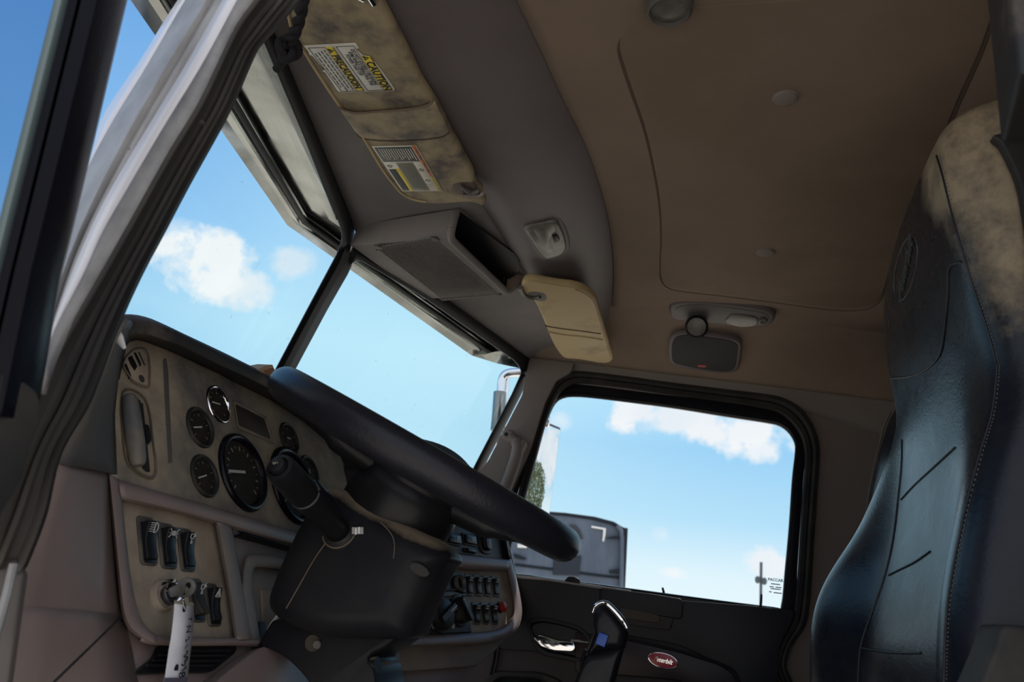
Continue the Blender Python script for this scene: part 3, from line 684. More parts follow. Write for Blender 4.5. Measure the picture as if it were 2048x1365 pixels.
# driver side end of the dash: black grained part, mauve kick panel
PS = PX(.035)
def two(nm, a, b, mt, plb=YD, n=16, mid=.0, **kw):
    P = resamp([PS.at(p) for p in a], n); Q = resamp([plb.at(p) for p in b], n)
    loft(nm, [[x.lerp(y, t) + Vector((-.012, -.012, 0))*math.sin(math.pi*t)*mid for x, y in zip(P, Q)] for t in (0, .2, .4, .6, .8, 1)], mt, dash, solid=.004, **kw)
two('end_panel', [(250, 640), (232, 670), (176, 800), (112, 930)], [(262, 655), (240, 706), (226, 830), (231, 950)], m_dashside, mid=1)
two('kick_panel', [(113, 929), (75, 1030), (20, 1210), (-40, 1400)], [(219, 948), (228, 1050), (238, 1150), (246, 1232)], m_purp, mid=.6)
P = resamp([PS.at(p) for p in [(20, 1212), (-40, 1400), (-70, 1480)]], 10); Q = resamp([YD.at(p) for p in [(245, 1230), (262, 1300), (280, 1400)]], 10)
loft('kick_panel', [[a.lerp(b, t) for a, b in zip(P, Q)] for t in (0, .33, .66, 1)], m_purp, dash, solid=.003)
tube('kick_seam', [PX(.05).at((98, 1368)).lerp(YD.at((243, 1229)), t) + Vector((-.004, -.006, 0)) for t in (0, .25, .5, .75, .93, 1)], .0012, m_blkd, dash, seg=6)
# left switch panel, ridges, centre bar
slabp('switch_panel', v2([(244, 998), (430, 1044), (474, 1280), (312, 1276), (285, 1260), (266, 1220), (256, 1150)]), YD.off(-.004), .02, m_beige, dash, r=.002)
def ridge(nm, a, b, h, mt=m_purp, n=30, pl=YD, base=-.006, par=None):
    A1 = resamp(cr(v2(a)), n); B1 = resamp(cr(v2(b)), n)
    rows = [[pl.off(k).at(p.lerp(q, t)) for p, q in zip(A1, B1)] for t, k in ((0, base), (.03, h*.55), (.18, h*.95), (.5, h), (.80, h*.8), (.96, h*.3), (1, base))]
    return loft(nm, rows, mt, par or dash, solid=.002, ang=50)
ridge('upper_ridge', [(237, 961), (330, 988), (446, 1021), (590, 1064), (720, 1100)], [(243, 1002), (330, 1020), (430, 1047), (590, 1094), (720, 1128)], .016)
ridge('left_ridge', [(215, 946), (226, 1050), (236, 1150), (246, 1232), (266, 1266), (310, 1290)], [(240, 962), (251, 1080), (261, 1160), (274, 1222), (292, 1256), (314, 1275)], .016)
ridge('lower_ridge', [(290, 1262), (312, 1273), (400, 1277), (480, 1278), (560, 1284)], [(280, 1282), (310, 1290), (400, 1292), (480, 1292), (560, 1300)], .012)
ridge('center_bar', [(430, 1044), (452, 1160), (470, 1280)], [(462, 1050), (482, 1160), (506, 1280)], .014, m_pdust)
slabp('center_recess', v2([(458, 1046), (640, 1095), (700, 1120), (700, 1300), (500, 1284), (478, 1160)]), YD.off(-.012), .02, m_pdust, dash, r=.002)
slabp('card_slot', fil(v2([(480, 1040), (600, 1073), (600, 1100), (486, 1068)]), 5), YD.off(.002), .02, m_blk, dash, r=.002)
slabp('slot_lip', fil(v2([(482, 1052), (600, 1086), (600, 1099), (488, 1068)]), 3), YD.off(.005), .02, m_dgloss, dash, r=.002)
slabp('slot_hood', fil(v2([(480, 1038), (600, 1071), (600, 1078), (484, 1047)]), 3), YD.off(.008), .02, m_pdust, dash, r=.002)
ridge('recess_frame', [(490, 1285), (486, 1180), (490, 1130), (510, 1110), (620, 1128)], [(520, 1285), (505, 1180), (505, 1146), (520, 1134), (620, 1148)], .006, m_pdust)
slabp('knee_opening', v2([(524, 1180), (600, 1185), (600, 1300), (530, 1300)]), YD.off(-.009), .01, m_beige, dash, r=.002)
slabp('notch', v2([(520, 1244), (532, 1244), (532, 1260), (540, 1268), (530, 1282), (520, 1282)]), YD.off(-.004), .004, m_brow, dash, r=.0005)
slabp('lower_face', v2([(246, 1232), (270, 1268), (312, 1286), (480, 1290), (620, 1296), (800, 1300), (800, 1480), (262, 1480), (255, 1330)]), YD.off(-.006), .02, m_purp, dash, r=.003)
gq = fil(v2([(323, 1290), (475, 1293), (471, 1306), (452, 1322), (424, 1344), (268, 1348), (284, 1336), (312, 1314), (320, 1300)]), 6)
gv = thing('lower_grille', 'black wedge shaped ribbed grille low on the dash behind the hanging tag', 'vent', YD.at((370, 1320)))
slabp('grille_plate', gq, YD.off(.002), .0078, m_blk, gv, r=.003)
for k in range(4):
    y = 1302 + k*10; x0 = 330 - k*12; x1 = 462 - k*12
    tube('slat', YD.off(.004).ats([(x0, y), ((x0+x1)/2, y+1.5), (x1, y+1)]), .0018, m_blk, gv, seg=6)
slabp('knee_bolster', cr([Vector((*p, 0)) for p in [(380, 1440), (431, 1368), (480, 1326), (519, 1298), (537, 1292), (556, 1293), (585, 1310), (631, 1365), (670, 1440)]], 5), YD.off(.025), .05, m_purp, dash, r=.025, steps=5)

# --- right (centre and passenger) part of the dash, turned to the driver
UP = [(690, 860), (760, 850), (830, 880), (890, 915), (938, 958), (972, 1006), (1003, 1052), (1019, 1122), (890, 1104), (780, 1086), (690, 1060)]
slabp('upper_panel', v2(UP), RD, .02, m_blkd, dash, r=.003)
TO = [(690, 850), (760, 846), (830, 876), (862, 884), (893, 896), (920, 914), (942, 938), (958, 962), (982, 1004), (1008, 1048), (1022, 1118)]
TI = [(690, 862), (760, 852), (830, 884), (858, 896), (886, 912), (912, 934), (934, 956), (950, 976), (972, 1008), (1003, 1054), (1018, 1120)]
A1 = resamp(cr(v2(TI)), 40); B1 = resamp(cr(v2(TO)), 40)
q0 = [RD.at(p) for p in A1]; q1 = [RD.off(.012).at(p.lerp(q, .35)) for p, q in zip(A1, B1)]; q2 = [RD.at(p) for p in B1]; q3 = [RD.off(-.05).at(p) for p in B1]; q4 = [Vector((p.x + .02, max(p.y + .25, .86), p.z - .10)) for p in q3]
loft('passenger_top', [q0, q1, q2, q3, q4], m_brow, dash, solid=.003, ang=60)
ridge('right_ridge', [(800, 1090), (890, 1105), (960, 1114), (1020, 1121)], [(800, 1126), (905, 1138), (960, 1142), (1018, 1143)], .018, pl=RD)
slabp('right_switch_panel', fil(v2([(780, 1110), (1016, 1140), (1026, 1180), (1031, 1222), (1020, 1252), (985, 1266), (780, 1282)]), [2, 4, 10, 10, 12, 12, 2]), RD.off(-.004), .02, m_beige, dash, r=.002)
ridge('right_border', [(1022, 1118), (1033, 1160), (1041, 1200), (1043, 1228), (1036, 1254), (1016, 1273), (980, 1284), (900, 1290), (780, 1296)], [(1008, 1124), (1018, 1160), (1025, 1200), (1026, 1222), (1020, 1240), (1005, 1256), (975, 1264), (900, 1270), (780, 1278)], .014, pl=RD, n=50)
loft('right_side', [[RD.off(h).at(p) for p in resamp(cr(v2([(1019, 1100), (1033, 1160), (1041, 1200), (1043, 1228), (1036, 1254), (1016, 1273), (980, 1284), (900, 1290), (780, 1296)])), 40)] for h in (.004, -.02, -.12)], m_pdust, dash, solid=.003)
slabp('right_lower_face', v2([(760, 1290), (900, 1288), (985, 1283), (1020, 1268), (990, 1304), (955, 1332), (880, 1338), (760, 1345)]), RD.off(-.03), .02, m_pdust, dash, r=.004)
slabp('right_underside', v2([(740, 1336), (880, 1336), (960, 1328), (930, 1360), (880, 1440), (740, 1440)]), RD.off(-.05), .02, m_purp, dash, r=.004)

# ------------------------------------------------------------------ instruments
def gauge(c, hpx, label, chrome=False, black=False, needle=200, hidden=False, nl=.62, kind='gauge'):
    o = YD.at(c); R_ = px_at(o, hpx)/2; fr = Fr(o, XA, ZA, YN)
    t = thing('round_gauge' if kind == 'gauge' else kind, label, 'gauge', o, 'dashboard dials')
    bm = m_chrome if chrome else (m_dgloss if black else m_blkd)
    hh = R_*.16 if not black else R_*.14
    lathe('bezel', fr, [(R_*1.04, .0003), (R_*1.04, hh*.3), (R_*1.0, hh*.8), (R_*.95, hh), (R_*.90, hh*.85), (R_*.84, hh*.2), (R_*.83, .0004)], bm, t, cap1=False, seg=56, ang=60)
    lathe('dial', fr, [(R_*.85, .0006), (R_*.01, .0008)], m_dial, t, seg=48)
    k = MB(); n = 9 if not black else 17
    for i in range(n):
        a = rad(225 - 270*i/(n-1)); u = XA*math.cos(a) + ZA*math.sin(a); s = YN.cross(u)
        f2 = Fr(o, u, s, YN); big = i % 2 == 0
        k.add(*box_g(f2, R_*(.58 if big else .64), R_*.70, -R_*(.022 if big else .012), R_*(.022 if big else .012), .0008, .0012))
    k.build('scale_marks', m_lgr, t, fix=False)
    a = rad(needle); u = XA*math.cos(a) + ZA*math.sin(a); s = YN.cross(u)
    f2 = Fr(o, u, s, YN)
    box('needle', f2, -R_*.06, R_*nl, -R_*.035, R_*.035, .0025, .0035, m_mark, t)
    lathe('lens', fr, [(R_*.84, hh*.35), (R_*.01, hh*.35)], g_lens, t, seg=40)
    return t
gauge((435.4, 810), 79, 'small gauge with bright chrome bezel at the top of the dial cluster', chrome=True, needle=185)
gauge((399, 856), 84, 'dusty black gauge left of the chrome one, yellow dirt at its lower rim', needle=195)
gauge((408, 953), 87, 'lowest small black gauge, at the left of the big speedometer', needle=200)
gauge((484.6, 946), 158, 'large black rimmed speedometer dial in the middle of the cluster', black=True, needle=188, nl=.7, kind='speedometer')
gauge((583, 972), 156, 'large black rimmed dial mostly hidden behind the turn signal stalk', black=True, needle=200, nl=.7, kind='tachometer')
gauge((577, 879), 68, 'small black gauge right of the dark rectangular display', needle=178, nl=.3)
gauge((617, 946), 70, 'small dusty gauge just above the turn signal stalk', needle=100, nl=.2)
gr_ = RD.at((868, 1068))
t = thing('round_gauge', 'chrome rimmed gauge half hidden beside the steering wheel hub', 'gauge', gr_)
R_ = px_at(gr_, 44)/2; fr = Fr(gr_, uRD, vRD, nRD)
lathe('bezel', fr, [(R_*1.04, -.003), (R_*1.03, .008), (R_*.96, .012), (R_*.86, .008), (R_*.83, .002)], m_chrome, t, cap1=False)
lathe('dial', fr, [(R_*.85, .002), (R_*.01, .002)], m_dial, t)
dsp = thing('display_screen', 'dark rectangular display set in the dash beside the chrome gauge', 'display', YD.at((507, 845)))
ringp('display_frame', [(465, 799), (533, 834), (549, 890), (475, 857)], [(471, 809), (528, 838), (541, 879), (478, 851)], YD, [(0, .0004), (.2, .003), (.7, .002), (1, .0004)], m_dash, dsp, n=40)
slabp('display_glass', v2([(468, 803), (531, 836), (546, 888), (476, 855)]), YD.off(.0009), .0008, m_lcd, dsp, r=.0002)

# defroster outlet and side vent at the left end
dv = thing('defroster_vent', 'small dusty corner vent with slanted slots at the upper left of the dash', 'vent', YD.at((272, 738)))
slabp('vent_plate', fil(v2([(247, 730), (254, 712), (270, 700), (287, 699), (295, 712), (298, 735), (297, 773), (290, 772), (268, 762)]), 4), YD.off(.002), .0018, m_beige, dv, r=.002)
ringp('vent_rim', fil(v2([(243, 731), (252, 710), (269, 696), (290, 695), (299, 710), (302, 735), (301, 778), (288, 778), (264, 766)]), 5), fil(v2([(248, 731), (255, 714), (271, 702), (286, 701), (293, 712), (296, 735), (295, 771), (288, 770), (268, 760)]), 4), YD, [(0, .0004), (.4, .005), (1, .001)], m_dash, dv, n=40)
for q in ([(249, 729), (253, 727), (263, 752), (260, 758)], [(256, 716), (264, 711), (275, 733), (270, 742), (262, 730)], [(268, 706), (272, 705), (283, 728), (281, 734)], [(277, 704), (279, 704), (291, 731), (289, 731)]):
    slabp('slot', v2(q), YD.off(.0028), .002, m_blk, dv, r=.0003)
lathe('sensor_boss', Fr(YD.off(.002).at((283, 758)), XA, ZA, YN), [(.0055, 0), (.0052, .001), (.0045, .0012), (.0042, .0006), (.002, .0008), (.0001, .001)], m_brow, dv, seg=20)
av = thing('air_vent', 'tall oval side air vent with dark barrel vane and slider on the dash end', 'vent', YD.at((275, 870)))
ringp('vent_frame', cr(v2([(243, 790), (250, 778), (270, 779), (292, 797), (302, 830), (308, 880), (315, 930), (313, 952), (300, 960), (270, 945), (251, 920), (245, 870), (241, 820)]), 4, True), cr(v2([(246, 794), (251, 783), (268, 784), (287, 800), (297, 832), (303, 880), (308, 926), (307, 946), (299, 952), (272, 938), (254, 914), (248, 870), (244, 820)]), 4, True), YD, [(0, .0004), (.4, .005), (1, .0004)], m_dash, av, n=60)
slabp('vent_well', cr(v2([(246, 794), (251, 783), (268, 784), (287, 800), (297, 832), (303, 880), (308, 926), (307, 946), (299, 952), (272, 938), (254, 914), (248, 870), (244, 820)]), 4, True), YD.off(.0008), .0007, m_beige, av, r=.0002)
b0, b1 = YD.off(.011).at((258, 790)), YD.off(.011).at((277, 932))
bp_ = [b0.lerp(b1, t) for t in (0, .03, .1, .3, .5, .7, .9, .97, 1)]
rr_ = px_at(b0, 14.5)*1.1
tube('barrel_vane', bp_, [rr_*k for k in (.55, .8, .95, 1.05, 1.1, 1.1, 1.0, .85, .6)], mat('dusty vent barrel', (.12, .125, .135), .55, var=(.22, .19, .15), vs=14), av, seg=20)
for a, b, k in (((274, 798), (289, 938), .002), ((278, 802), (293, 942), .002), ((283, 808), (297, 944), .002)):
    tube('vane', [YD.off(.005).at(a), YD.off(.005).at(b)], k, m_blkd, av, seg=8)
slabp('slider', fil(v2([(284, 852), (290, 847), (299, 849), (305, 870), (305, 884), (297, 893), (287, 891), (283, 880)]), 5), YD.off(.016), .014, m_blk, av, r=.004)

# ------------------------------------------------------------------ switches
def icon_bars(fr, bars, h=.0006):
    k = MB()
    for x0, y0, x1, y1, w_ in bars:
        a = fr.p(x0, y0); b = fr.p(x1, y1); u = (b-a); L = u.length; u = u.normalized() if L > 1e-9 else fr.u; s = fr.n.cross(u)
        k.add(*box_g(Fr(a, u, s, fr.n), 0, L, -w_/2, w_/2, 0, h))
    return k
def arc(cx, cy, r_, a0, a1, n, w_):
    P = [(cx + r_*math.cos(rad(a0+(a1-a0)*i/n)), cy + r_*math.sin(rad(a0+(a1-a0)*i/n))) for i in range(n+1)]
    return [(*P[i], *P[i+1], w_) for i in range(n)]
ICON = {
 'head': [(-.9, .6-.3*i, -.1, .6-.3*i, .1) for i in range(5)] + [(.1, .7, .1, -.7, .12)] + arc(.1, 0, .7, 90, -90, 8, .12),
 'park': arc(-.15, 0, .3, 90, 270, 6, .1) + arc(.15, 0, .3, 90, -90, 6, .1) + [(-.12, .35, -.12, -.35, .1), (.12, .35, .12, -.35, .1)] + [(.6, .12*k, 1.0, .35*k, .1) for k in (-2, 0, 2)] + [(-.6, .12*k, -1.0, .35*k, .1) for k in (-2, 0, 2)],
 'seat': [(-.5, -.1, -.5, .6, .1), (-.5, .6, .3, .6, .1), (.3, .6, .3, -.1, .1), (.3, -.1, -.5, -.1, .1), (.3, .7, .7, .9, .1), (-.1, -.1, -.1, -.5, .1)] + arc(0, -.7, .2, 0, 360, 8, .1) + arc(.6, .4, .2, 0, 360, 6, .08),
 'haz': [(-.7, -.6, .7, -.6, .13), (.7, -.6, 0, .75, .13), (0, .75, -.7, -.6, .13), (-.32, -.35, .32, -.35, .1), (.32, -.35, 0, .25, .1), (0, .25, -.32, -.35, .1)],
 'fan': [(-.5, .3, .5, .3, .2), (-.5, -.1, .5, -.1, .2)],
 None: []}
m_sframe = None
def rocker(o, fr, w_, h_, label, icon, group, up=True, mt=m_blk, isz=.26):
    t = thing('rocker_switch', label, 'switch', o, group)
    f = Fr(o, fr.u, fr.v, fr.n)
    slab('switch_frame', rrect(f, 0, 0, w_*.94, h_, w_*.2, .003), f.n, .0028, m_sframe, t, r=.0015)
    slab('switch_well', rrect(f, 0, -.04*h_, w_*.70, h_*.84, w_*.1, .0034), f.n, .004, m_blk, t, r=.0005)
    cut = -.48*h_
    sgn = 1 if up else -1
    prof = [(-.42, .002), (-.42, .006), (-.36, .0075), (-.18, .006), (0, .007), (.18, .0105), (.30, .0145), (.355, .0155), (.375, .014), (.375, .002)]
    ww = w_*.62
    rows = []
    for k in (-.5, -.46, -.40, .40, .46, .5):
        ed = {.5: .80, .46: .95, .40: 1.0}[abs(k)]
        rows.append([f.p(ww*k, sgn*a*h_*.93, .002 + b*ed*(h_/.07)) for a, b in prof])
    V_, F_ = grid(rows); N = len(prof); F_ += [tuple(range(N)), tuple(range(5*N, 6*N))]
    mk('rocker', V_, F_, mt, t, ang=50)
    if icon:
        A = f.p(0, .167*h_, .0022 + .0105*(h_/.07)); B = f.p(0, .279*h_, .0022 + .0145*(h_/.07))
        v = (B-A).normalized(); n = f.u.cross(v); s = w_*isz
        c = A.lerp(B, .45) + n*.0003
        k = icon_bars(Fr(c, f.u, v, n), [(a*s, b*s, c_*s, d*s, e*s) for a, b, c_, d, e in ICON[icon]])
        k.build('switch_symbol', m_iconw, t, fix=False)
    return t
m_sframe = mat('dusty switch frame', (.060, .056, .052), .5, var=(.14, .118, .09), vs=30)
FD = Fr((0, 0, 0), XA, ZA, YN); FRD = Fr((0, 0, 0), uRD, vRD, nRD)
SP = YD.off(-.004)
wA = (SP.at((309, 1088))-SP.at((273, 1079))).length; hA = (SP.at((289, 1034))-SP.at((297, 1131))).length
GL = 'black rocker switches on the left dash panel'
rocker(SP.at((292, 1083)), FD, wA, hA, 'black rocker switch with the headlamp symbol, first of the upper row', 'head', GL)
rocker(SP.at((332, 1093)), FD, wA*.98, hA*.97, 'black rocker switch with the side lamp symbol, middle of the upper row', 'park', GL)
rocker(SP.at((370, 1101)), FD, wA*.96, hA*.95, 'black rocker switch nearest the mauve centre bar in the upper row', 'seat', GL)
rocker(SP.at((391, 1202)), FD, wA*.92, hA*.92, 'rocker switch half hidden behind the key and white tag', 'seat', GL, up=False, mt=m_blkd)
rocker(SP.at((423, 1211)), FD, wA*.92, hA*.93, 'black rocker switch with the hazard warning triangle', 'haz', GL)
RS = RD.off(-.004)
def prd(a, b): return (RS.at(a)-RS.at(b)).length
wB = prd((945, 1170), (961, 1172)); hB = prd((953, 1150), (955, 1193))
GR = 'small black rocker switches on the right dash panel'
place = [('first small rocker of the upper right row, beside the open cubby', (936, 1171), 1.0), ('second small rocker of the upper right row', (954, 1172), 1), ('third small rocker of the upper right row', (971.5, 1173), 1), ('last small rocker of the upper right row, nearest the dash edge', (989, 1174.5), 1)]
for lb, c, k in place: rocker(RS.at(c), FRD, wB*.92, hB, lb, 'fan', GR, isz=.42)
for lb, c in (('first small rocker of the lower right row, beside the heater knobs', (950.5, 1227.5)), ('middle small rocker of the lower right row', (968, 1228)), ('small rocker of the lower right row beside the red knob', (985.5, 1228.5))):
    rocker(RS.at(c), FRD, wB*.92, hB*1.0, lb, 'fan', GR, isz=.42)
def fp(c, pl=RS): return pl.at(c)
t = thing('dash_push_control', 'round red push knob at the right end of the dash', 'push control', fp((999, 1216)))
lathe('knob_cap', Fr(fp((999, 1216)), uRD, vRD, nRD), [(.007, 0), (.007, .006), (.0125, .008), (.0135, .012), (.0125, .015), (.007, .018), (.0005, .0185)], m_red, t, seg=28)
lathe('knob_collar', Fr(fp((999, 1216)), uRD, vRD, nRD), [(.015, -.001), (.014, .003), (.008, .004)], m_blkd, t, seg=28, cap1=False)
# heater panel with two knobs
hp_ = thing('heater_panel', 'dark heater control panel with two rotary knobs under the open cubby', 'control panel', fp((895, 1235)))
slabp('panel_plate', fil(v2([(800, 1196), (900, 1196), (934, 1205), (944, 1266), (800, 1272)]), 3), RD.off(.001), .0045, m_blkd, hp_, r=.002)
def kn(c, r0, sx, ind, nm='rotary_knob'):
    o = RD.off(.002).at(c); f = Fr(o, uRD, vRD, nRD)
    k = lathe(nm, f, [(r0*1.25, 0), (r0*1.2, .003), (r0, .004), (r0*.95, .016), (r0*.85, .018), (r0*.01, .0185)], m_blkd, hp_, seg=28)
    a = rad(ind); u = uRD*math.cos(a) + vRD*math.sin(a); s = nRD.cross(u); f2 = Fr(o, u, s, nRD)
    box('knob_grip', f2, -r0*.95, r0*.95, -r0*.22, r0*.22, .016, .027, m_blk, k, bevel=.001)
    box('pointer', f2, r0*.15, r0*.95, -r0*.05, r0*.05, .0272, .0278, m_mark, k)
kn((881, 1230), .034, 1, 30); kn((918, 1222), .030, 1, 125)
icon_bars(Fr(RD.off(.002).at((866, 1251)), uRD, vRD, nRD), [(-.006, 0, 0, .008, .0015), (0, .008, .006, 0, .0015), (.006, 0, 0, -.008, .0015), (0, -.008, -.006, 0, .0015)]).build('panel_symbol', m_mark, hp_, fix=False)
o = RD.off(.002).at((906, 1252)); lathe('panel_symbol', Fr(o, uRD, vRD, nRD), [(.007, 0), (.006, .001), (.0005, .001)], m_mark, hp_, seg=14)
o = RD.off(.002).at((883, 1216)); lathe('panel_symbol', Fr(o, uRD, vRD, nRD), [(.007, 0), (.006, .001), (.0005, .001)], m_lgr, hp_, seg=14)
tube('warm_cold_arc', [RD.off(.004).at(p) for p in [(906, 1214), (911, 1208), (917, 1207), (922, 1211)]], .0018, m_red, hp_, seg=6)
# open cubby with a round lighter socket
cb = thing('dash_cubby', 'dark open cubby in the right dash panel with a round socket', 'storage cubby', fp((895, 1170)))
slabp('cubby_mouth', fil(v2([(830, 1138), (900, 1142), (928, 1148), (933, 1192), (830, 1196)]), 3), RD.off(.001), .0045, m_blk, cb, r=.001)
tube('cubby_lip', RD.off(.004).ats([(830, 1183), (880, 1182), (912, 1180), (930, 1186)]), .003, m_blkd, cb, seg=8)
o = RD.off(.004).at((919, 1167)); lathe('socket_ring', Fr(o, uRD, vRD, nRD), [(.020, -.002), (.020, .006), (.017, .008), (.014, .004), (.013, -.002)], m_grey, cb, seg=28, cap1=False)
# buttons of the upper right panel
GU = 'square buttons on the dark upper right panel'
for c, w_, h_, lb, tx in (((896, 1033), 28, 22, 'dark square button next to the steering wheel hub, upper row', None), ((930, 1040), 27, 36, 'dark square button right of the upper row under the rim', 'dot'), ((905, 1080), 30, 24, 'dark square button with a white letter mark, lower row', 'L'), ((937, 1081), 27, 24, 'dark square button with a white snowflake mark, lower row', 'flake'), ((938, 1103), 22, 10, 'thin flat button under the snowflake button', None)):
    o = RD.at(c); W1 = px_at(o, w_)*1.75; H1 = px_at(o, h_)*.98; f = Fr(o, uRD, vRD, nRD)
    t = thing('push_button', lb, 'button', o, GU)
    slab('button_frame', rrect(f, 0, 0, W1, H1, .004, .004), nRD, .0038, m_blkd, t, r=.002)
    slab('button_cap', rrect(f, 0, 0, W1*.8, H1*.74, .003, .010), nRD, .008, m_dgloss, t, r=.003)
    if tx == 'L': icon_bars(Fr(f.p(W1*.12, 0, .0102), uRD, vRD, nRD), [(0, -H1*.2, 0, H1*.2, .003), (0, H1*.2, W1*.14, H1*.2, .003), (0, 0, W1*.12, 0, .003)]).build('button_symbol', m_mark, t, fix=False)
    if tx in ('flake', 'dot'): icon_bars(Fr(f.p(W1*.12, 0, .0102), uRD, vRD, nRD), [(-H1*.22*math.cos(rad(a)), -H1*.22*math.sin(rad(a)), H1*.22*math.cos(rad(a)), H1*.22*math.sin(rad(a)), .0035) for a in (0, 45, 90, 135)]).build('button_symbol', m_mark if tx == 'flake' else m_lgr, t, fix=False)
o = RD.at((967, 1072)); t = thing('rocker_switch', 'tall glossy dark switch at the right of the upper right panel', 'switch', o); f = Fr(o, uRD, vRD, nRD); H1 = px_at(o, 74); W1 = px_at(o, 24)*1.8
slab('switch_frame', rrect(f, 0, 0, W1, H1, .02, .004), nRD, .0038, m_blkd, t, r=.002)
slab('rocker', rrect(f, 0, 0, W1*.62, H1*.84, .015, .014), nRD, .012, m_dgloss, t, r=.006)

# ------------------------------------------------------------------ ignition, key, tag
o = SP.at((322, 1193)); f = Fr(o, XA, ZA, YN); R_ = px_at(o, 60)/2
ig = thing('ignition_lock', 'round chrome ignition lock with dusty collar on the left dash panel', 'ignition', o)
lathe('lock_collar', f, [(R_*1.1, -.002), (R_*1.02, .006), (R_*.9, .008)], m_beige, ig, cap1=False)
lathe('lock_barrel', f, [(R_*.95, .002), (R_*.95, .012), (R_*.86, .018), (R_*.74, .019), (R_*.70, .013), (R_*.50, .013), (R_*.46, .017), (R_*.01, .018)], m_chrome, ig, ang=35)
bow = f.p(0, 0, .018)
ky = thing('ignition_key', 'key with a cloudy clear plastic head stuck in the chrome ignition lock', 'key', bow)
kc = f.p(0, 0, .034); kd = YN; kn_ = (CAM-kc); kn_ = (kn_ - kd*kn_.dot(kd)).normalized(); ks = kd.cross(kn_)
kf = Fr(kc, kd, ks, kn_); rk = px_at(kc, 38)/2
slab('key_bow', [kf.p(rk*1.12*math.cos(rad(a)), rk*math.sin(rad(a)), .002) for a in range(0, 360, 12)], kn_, .004, m_clear, ky, r=.0015)
slab('key_shoulder', [Fr(bow, kd, ks, kn_).p(a, b, .0018) for a, b in ((-.002, -.006), (.016, -.009), (.016, .009), (-.002, .006))], kn_, .0036, m_clear, ky, r=.001)
lathe('key_hole', Fr(kf.p(rk*.45, -rk*.12, .0022), kd, ks, kn_), [(.0036, 0), (.003, .0008), (.0026, 0), (.0001, 0)], m_blk, ky, seg=18)
for yy in (-.3, .2):
    icon_bars(Fr(kf.p(-rk*.25, rk*yy, .0021), kd, ks, kn_), [(-.004, -.003, .004, -.002, .0012), (-.004, .002, .004, .003, .0012), (-.002, -.003, .001, .003, .0012)], .0005).build('key_moulding', m_clear, ky, fix=False)
tg = thing('key_tag', 'long white card tag with handwriting hanging from the ignition key', 'key tag', PY(.565).at((360, 1290)))
ZV = Vector((0, 0, 1)); YV = Vector((0, -1, 0))
TA = [(349, 1206), (347, 1235), (343, 1270), (338, 1300), (333, 1335), (329, 1362), (326, 1385), (323, 1420)]; TB = [(387, 1210), (387, 1240), (384.5, 1275), (381, 1303), (377.5, 1335), (375, 1362), (374, 1385), (372, 1420)]
ya = [.584, .578, .572, .567, .562, .558, .555, .550]
rowA = [PY(y).at(p) for y, p in zip(ya, TA)]; rowB = [PY(y).at(p) for y, p in zip(ya, TB)]
loft('tag_card', [cr(rowA), cr(rowB)], m_paper, tg, solid=.0008)
slabp('tag_end', v2([(329, 1357), (376, 1356), (374, 1372), (327, 1374)]), PY(.5565), .001, mat('tag dark end', (.10, .09, .13), .6), tg, r=.0002)
slabp('tag_top_band', v2([(350, 1202), (387, 1206), (387, 1212), (350, 1208)]), PY(.582), .001, m_lgr, tg, r=.0002)
for c, rx, ry in (((369, 1219), .0026, .005), ((352.5, 1341), .0035, .006)):
    o = PY(.5605 if c[1] > 1300 else .580).at(c); slab('tag_hole', [o + XA*rx*math.cos(rad(a)) + ZV*ry*math.sin(rad(a)) for a in range(0, 360, 20)], YV, .0006, m_ink, tg, r=.0001)
def ya_at(y):
    ys = [1207, 1237, 1272, 1301, 1335, 1362, 1385, 1420]
    for i in range(7):
        if y <= ys[i+1]: return ya[i] + (ya[i+1]-ya[i])*(y-ys[i])/(ys[i+1]-ys[i])
    return ya[-1]
for s, c, sz, rot in (('T', (380, 1238), .011, -75), ('N', (377, 1258), .014, -70), ('2', (374.5, 1279), .011, -40), ('1', (372, 1294), .010, -30), ('2', (371, 1309), .013, -20), ('3', (368.5, 1324), .019, -18), ('o', (371, 1334), .008, 0), ('1', (367, 1339), .013, -60), ('8', (363.5, 1349), .018, -70)):
    o = PY(ya_at(c[1]) - .0016).at(c); a = rad(rot); u = XA*math.cos(a) + ZV*math.sin(a)
    text('tag_writing', s, Fr(o, u, YV.cross(u), YV), sz*.85, m_ink, tg, 'CENTER', h=.0002, shear=.2)
tube('key_ring', cr([kf.p(rk*.45, -rk*.12, .003), PY(.575).at((367, 1195)), PY(.574).at((368, 1207)), PY(.578).at((370, 1219))]), .0011, m_chrome, ky, seg=8)

# ------------------------------------------------------------------ steering wheel and column
ra, rb = ray((541, 750)).normalized(), ray((1158, 1106)).normalized()      # the two ends of the rim as seen edge on
cdir = (ra+rb).normalized(); Dw = 1.06/cdir.x; wc = CAM + cdir*Dw
nW = ra.cross(rb).normalized()
if nW.z < 0: nW = -nW
dW = cdir.cross(nW).normalized()
if dW.dot(rb) < 0: dW = -dW
rt = .0248; RW = Dw*math.sin(math.acos(ra.dot(rb))/2) - rt
nW = Matrix.Rotation(rad(.35), 3, dW) @ nW; uW = nW.cross(dW).normalized()
sw = thing('steering_wheel', 'large black leather grained steering wheel seen edge on', 'steering wheel', wc)
fw = Fr(wc, dW, uW, nW)
rows = []
for i in range(97):
    a = 2*math.pi*i/96; c = fw.p(RW*math.cos(a), RW*math.sin(a)); r_ = (c-wc).normalized()
    rows.append([c + (r_*math.cos(b) + nW*math.sin(b)*1.0)*rt for b in [2*math.pi*k/20 for k in range(20)]])
V_, F_ = grid(rows, True); mk('rim', V_, F_, m_rim, sw)
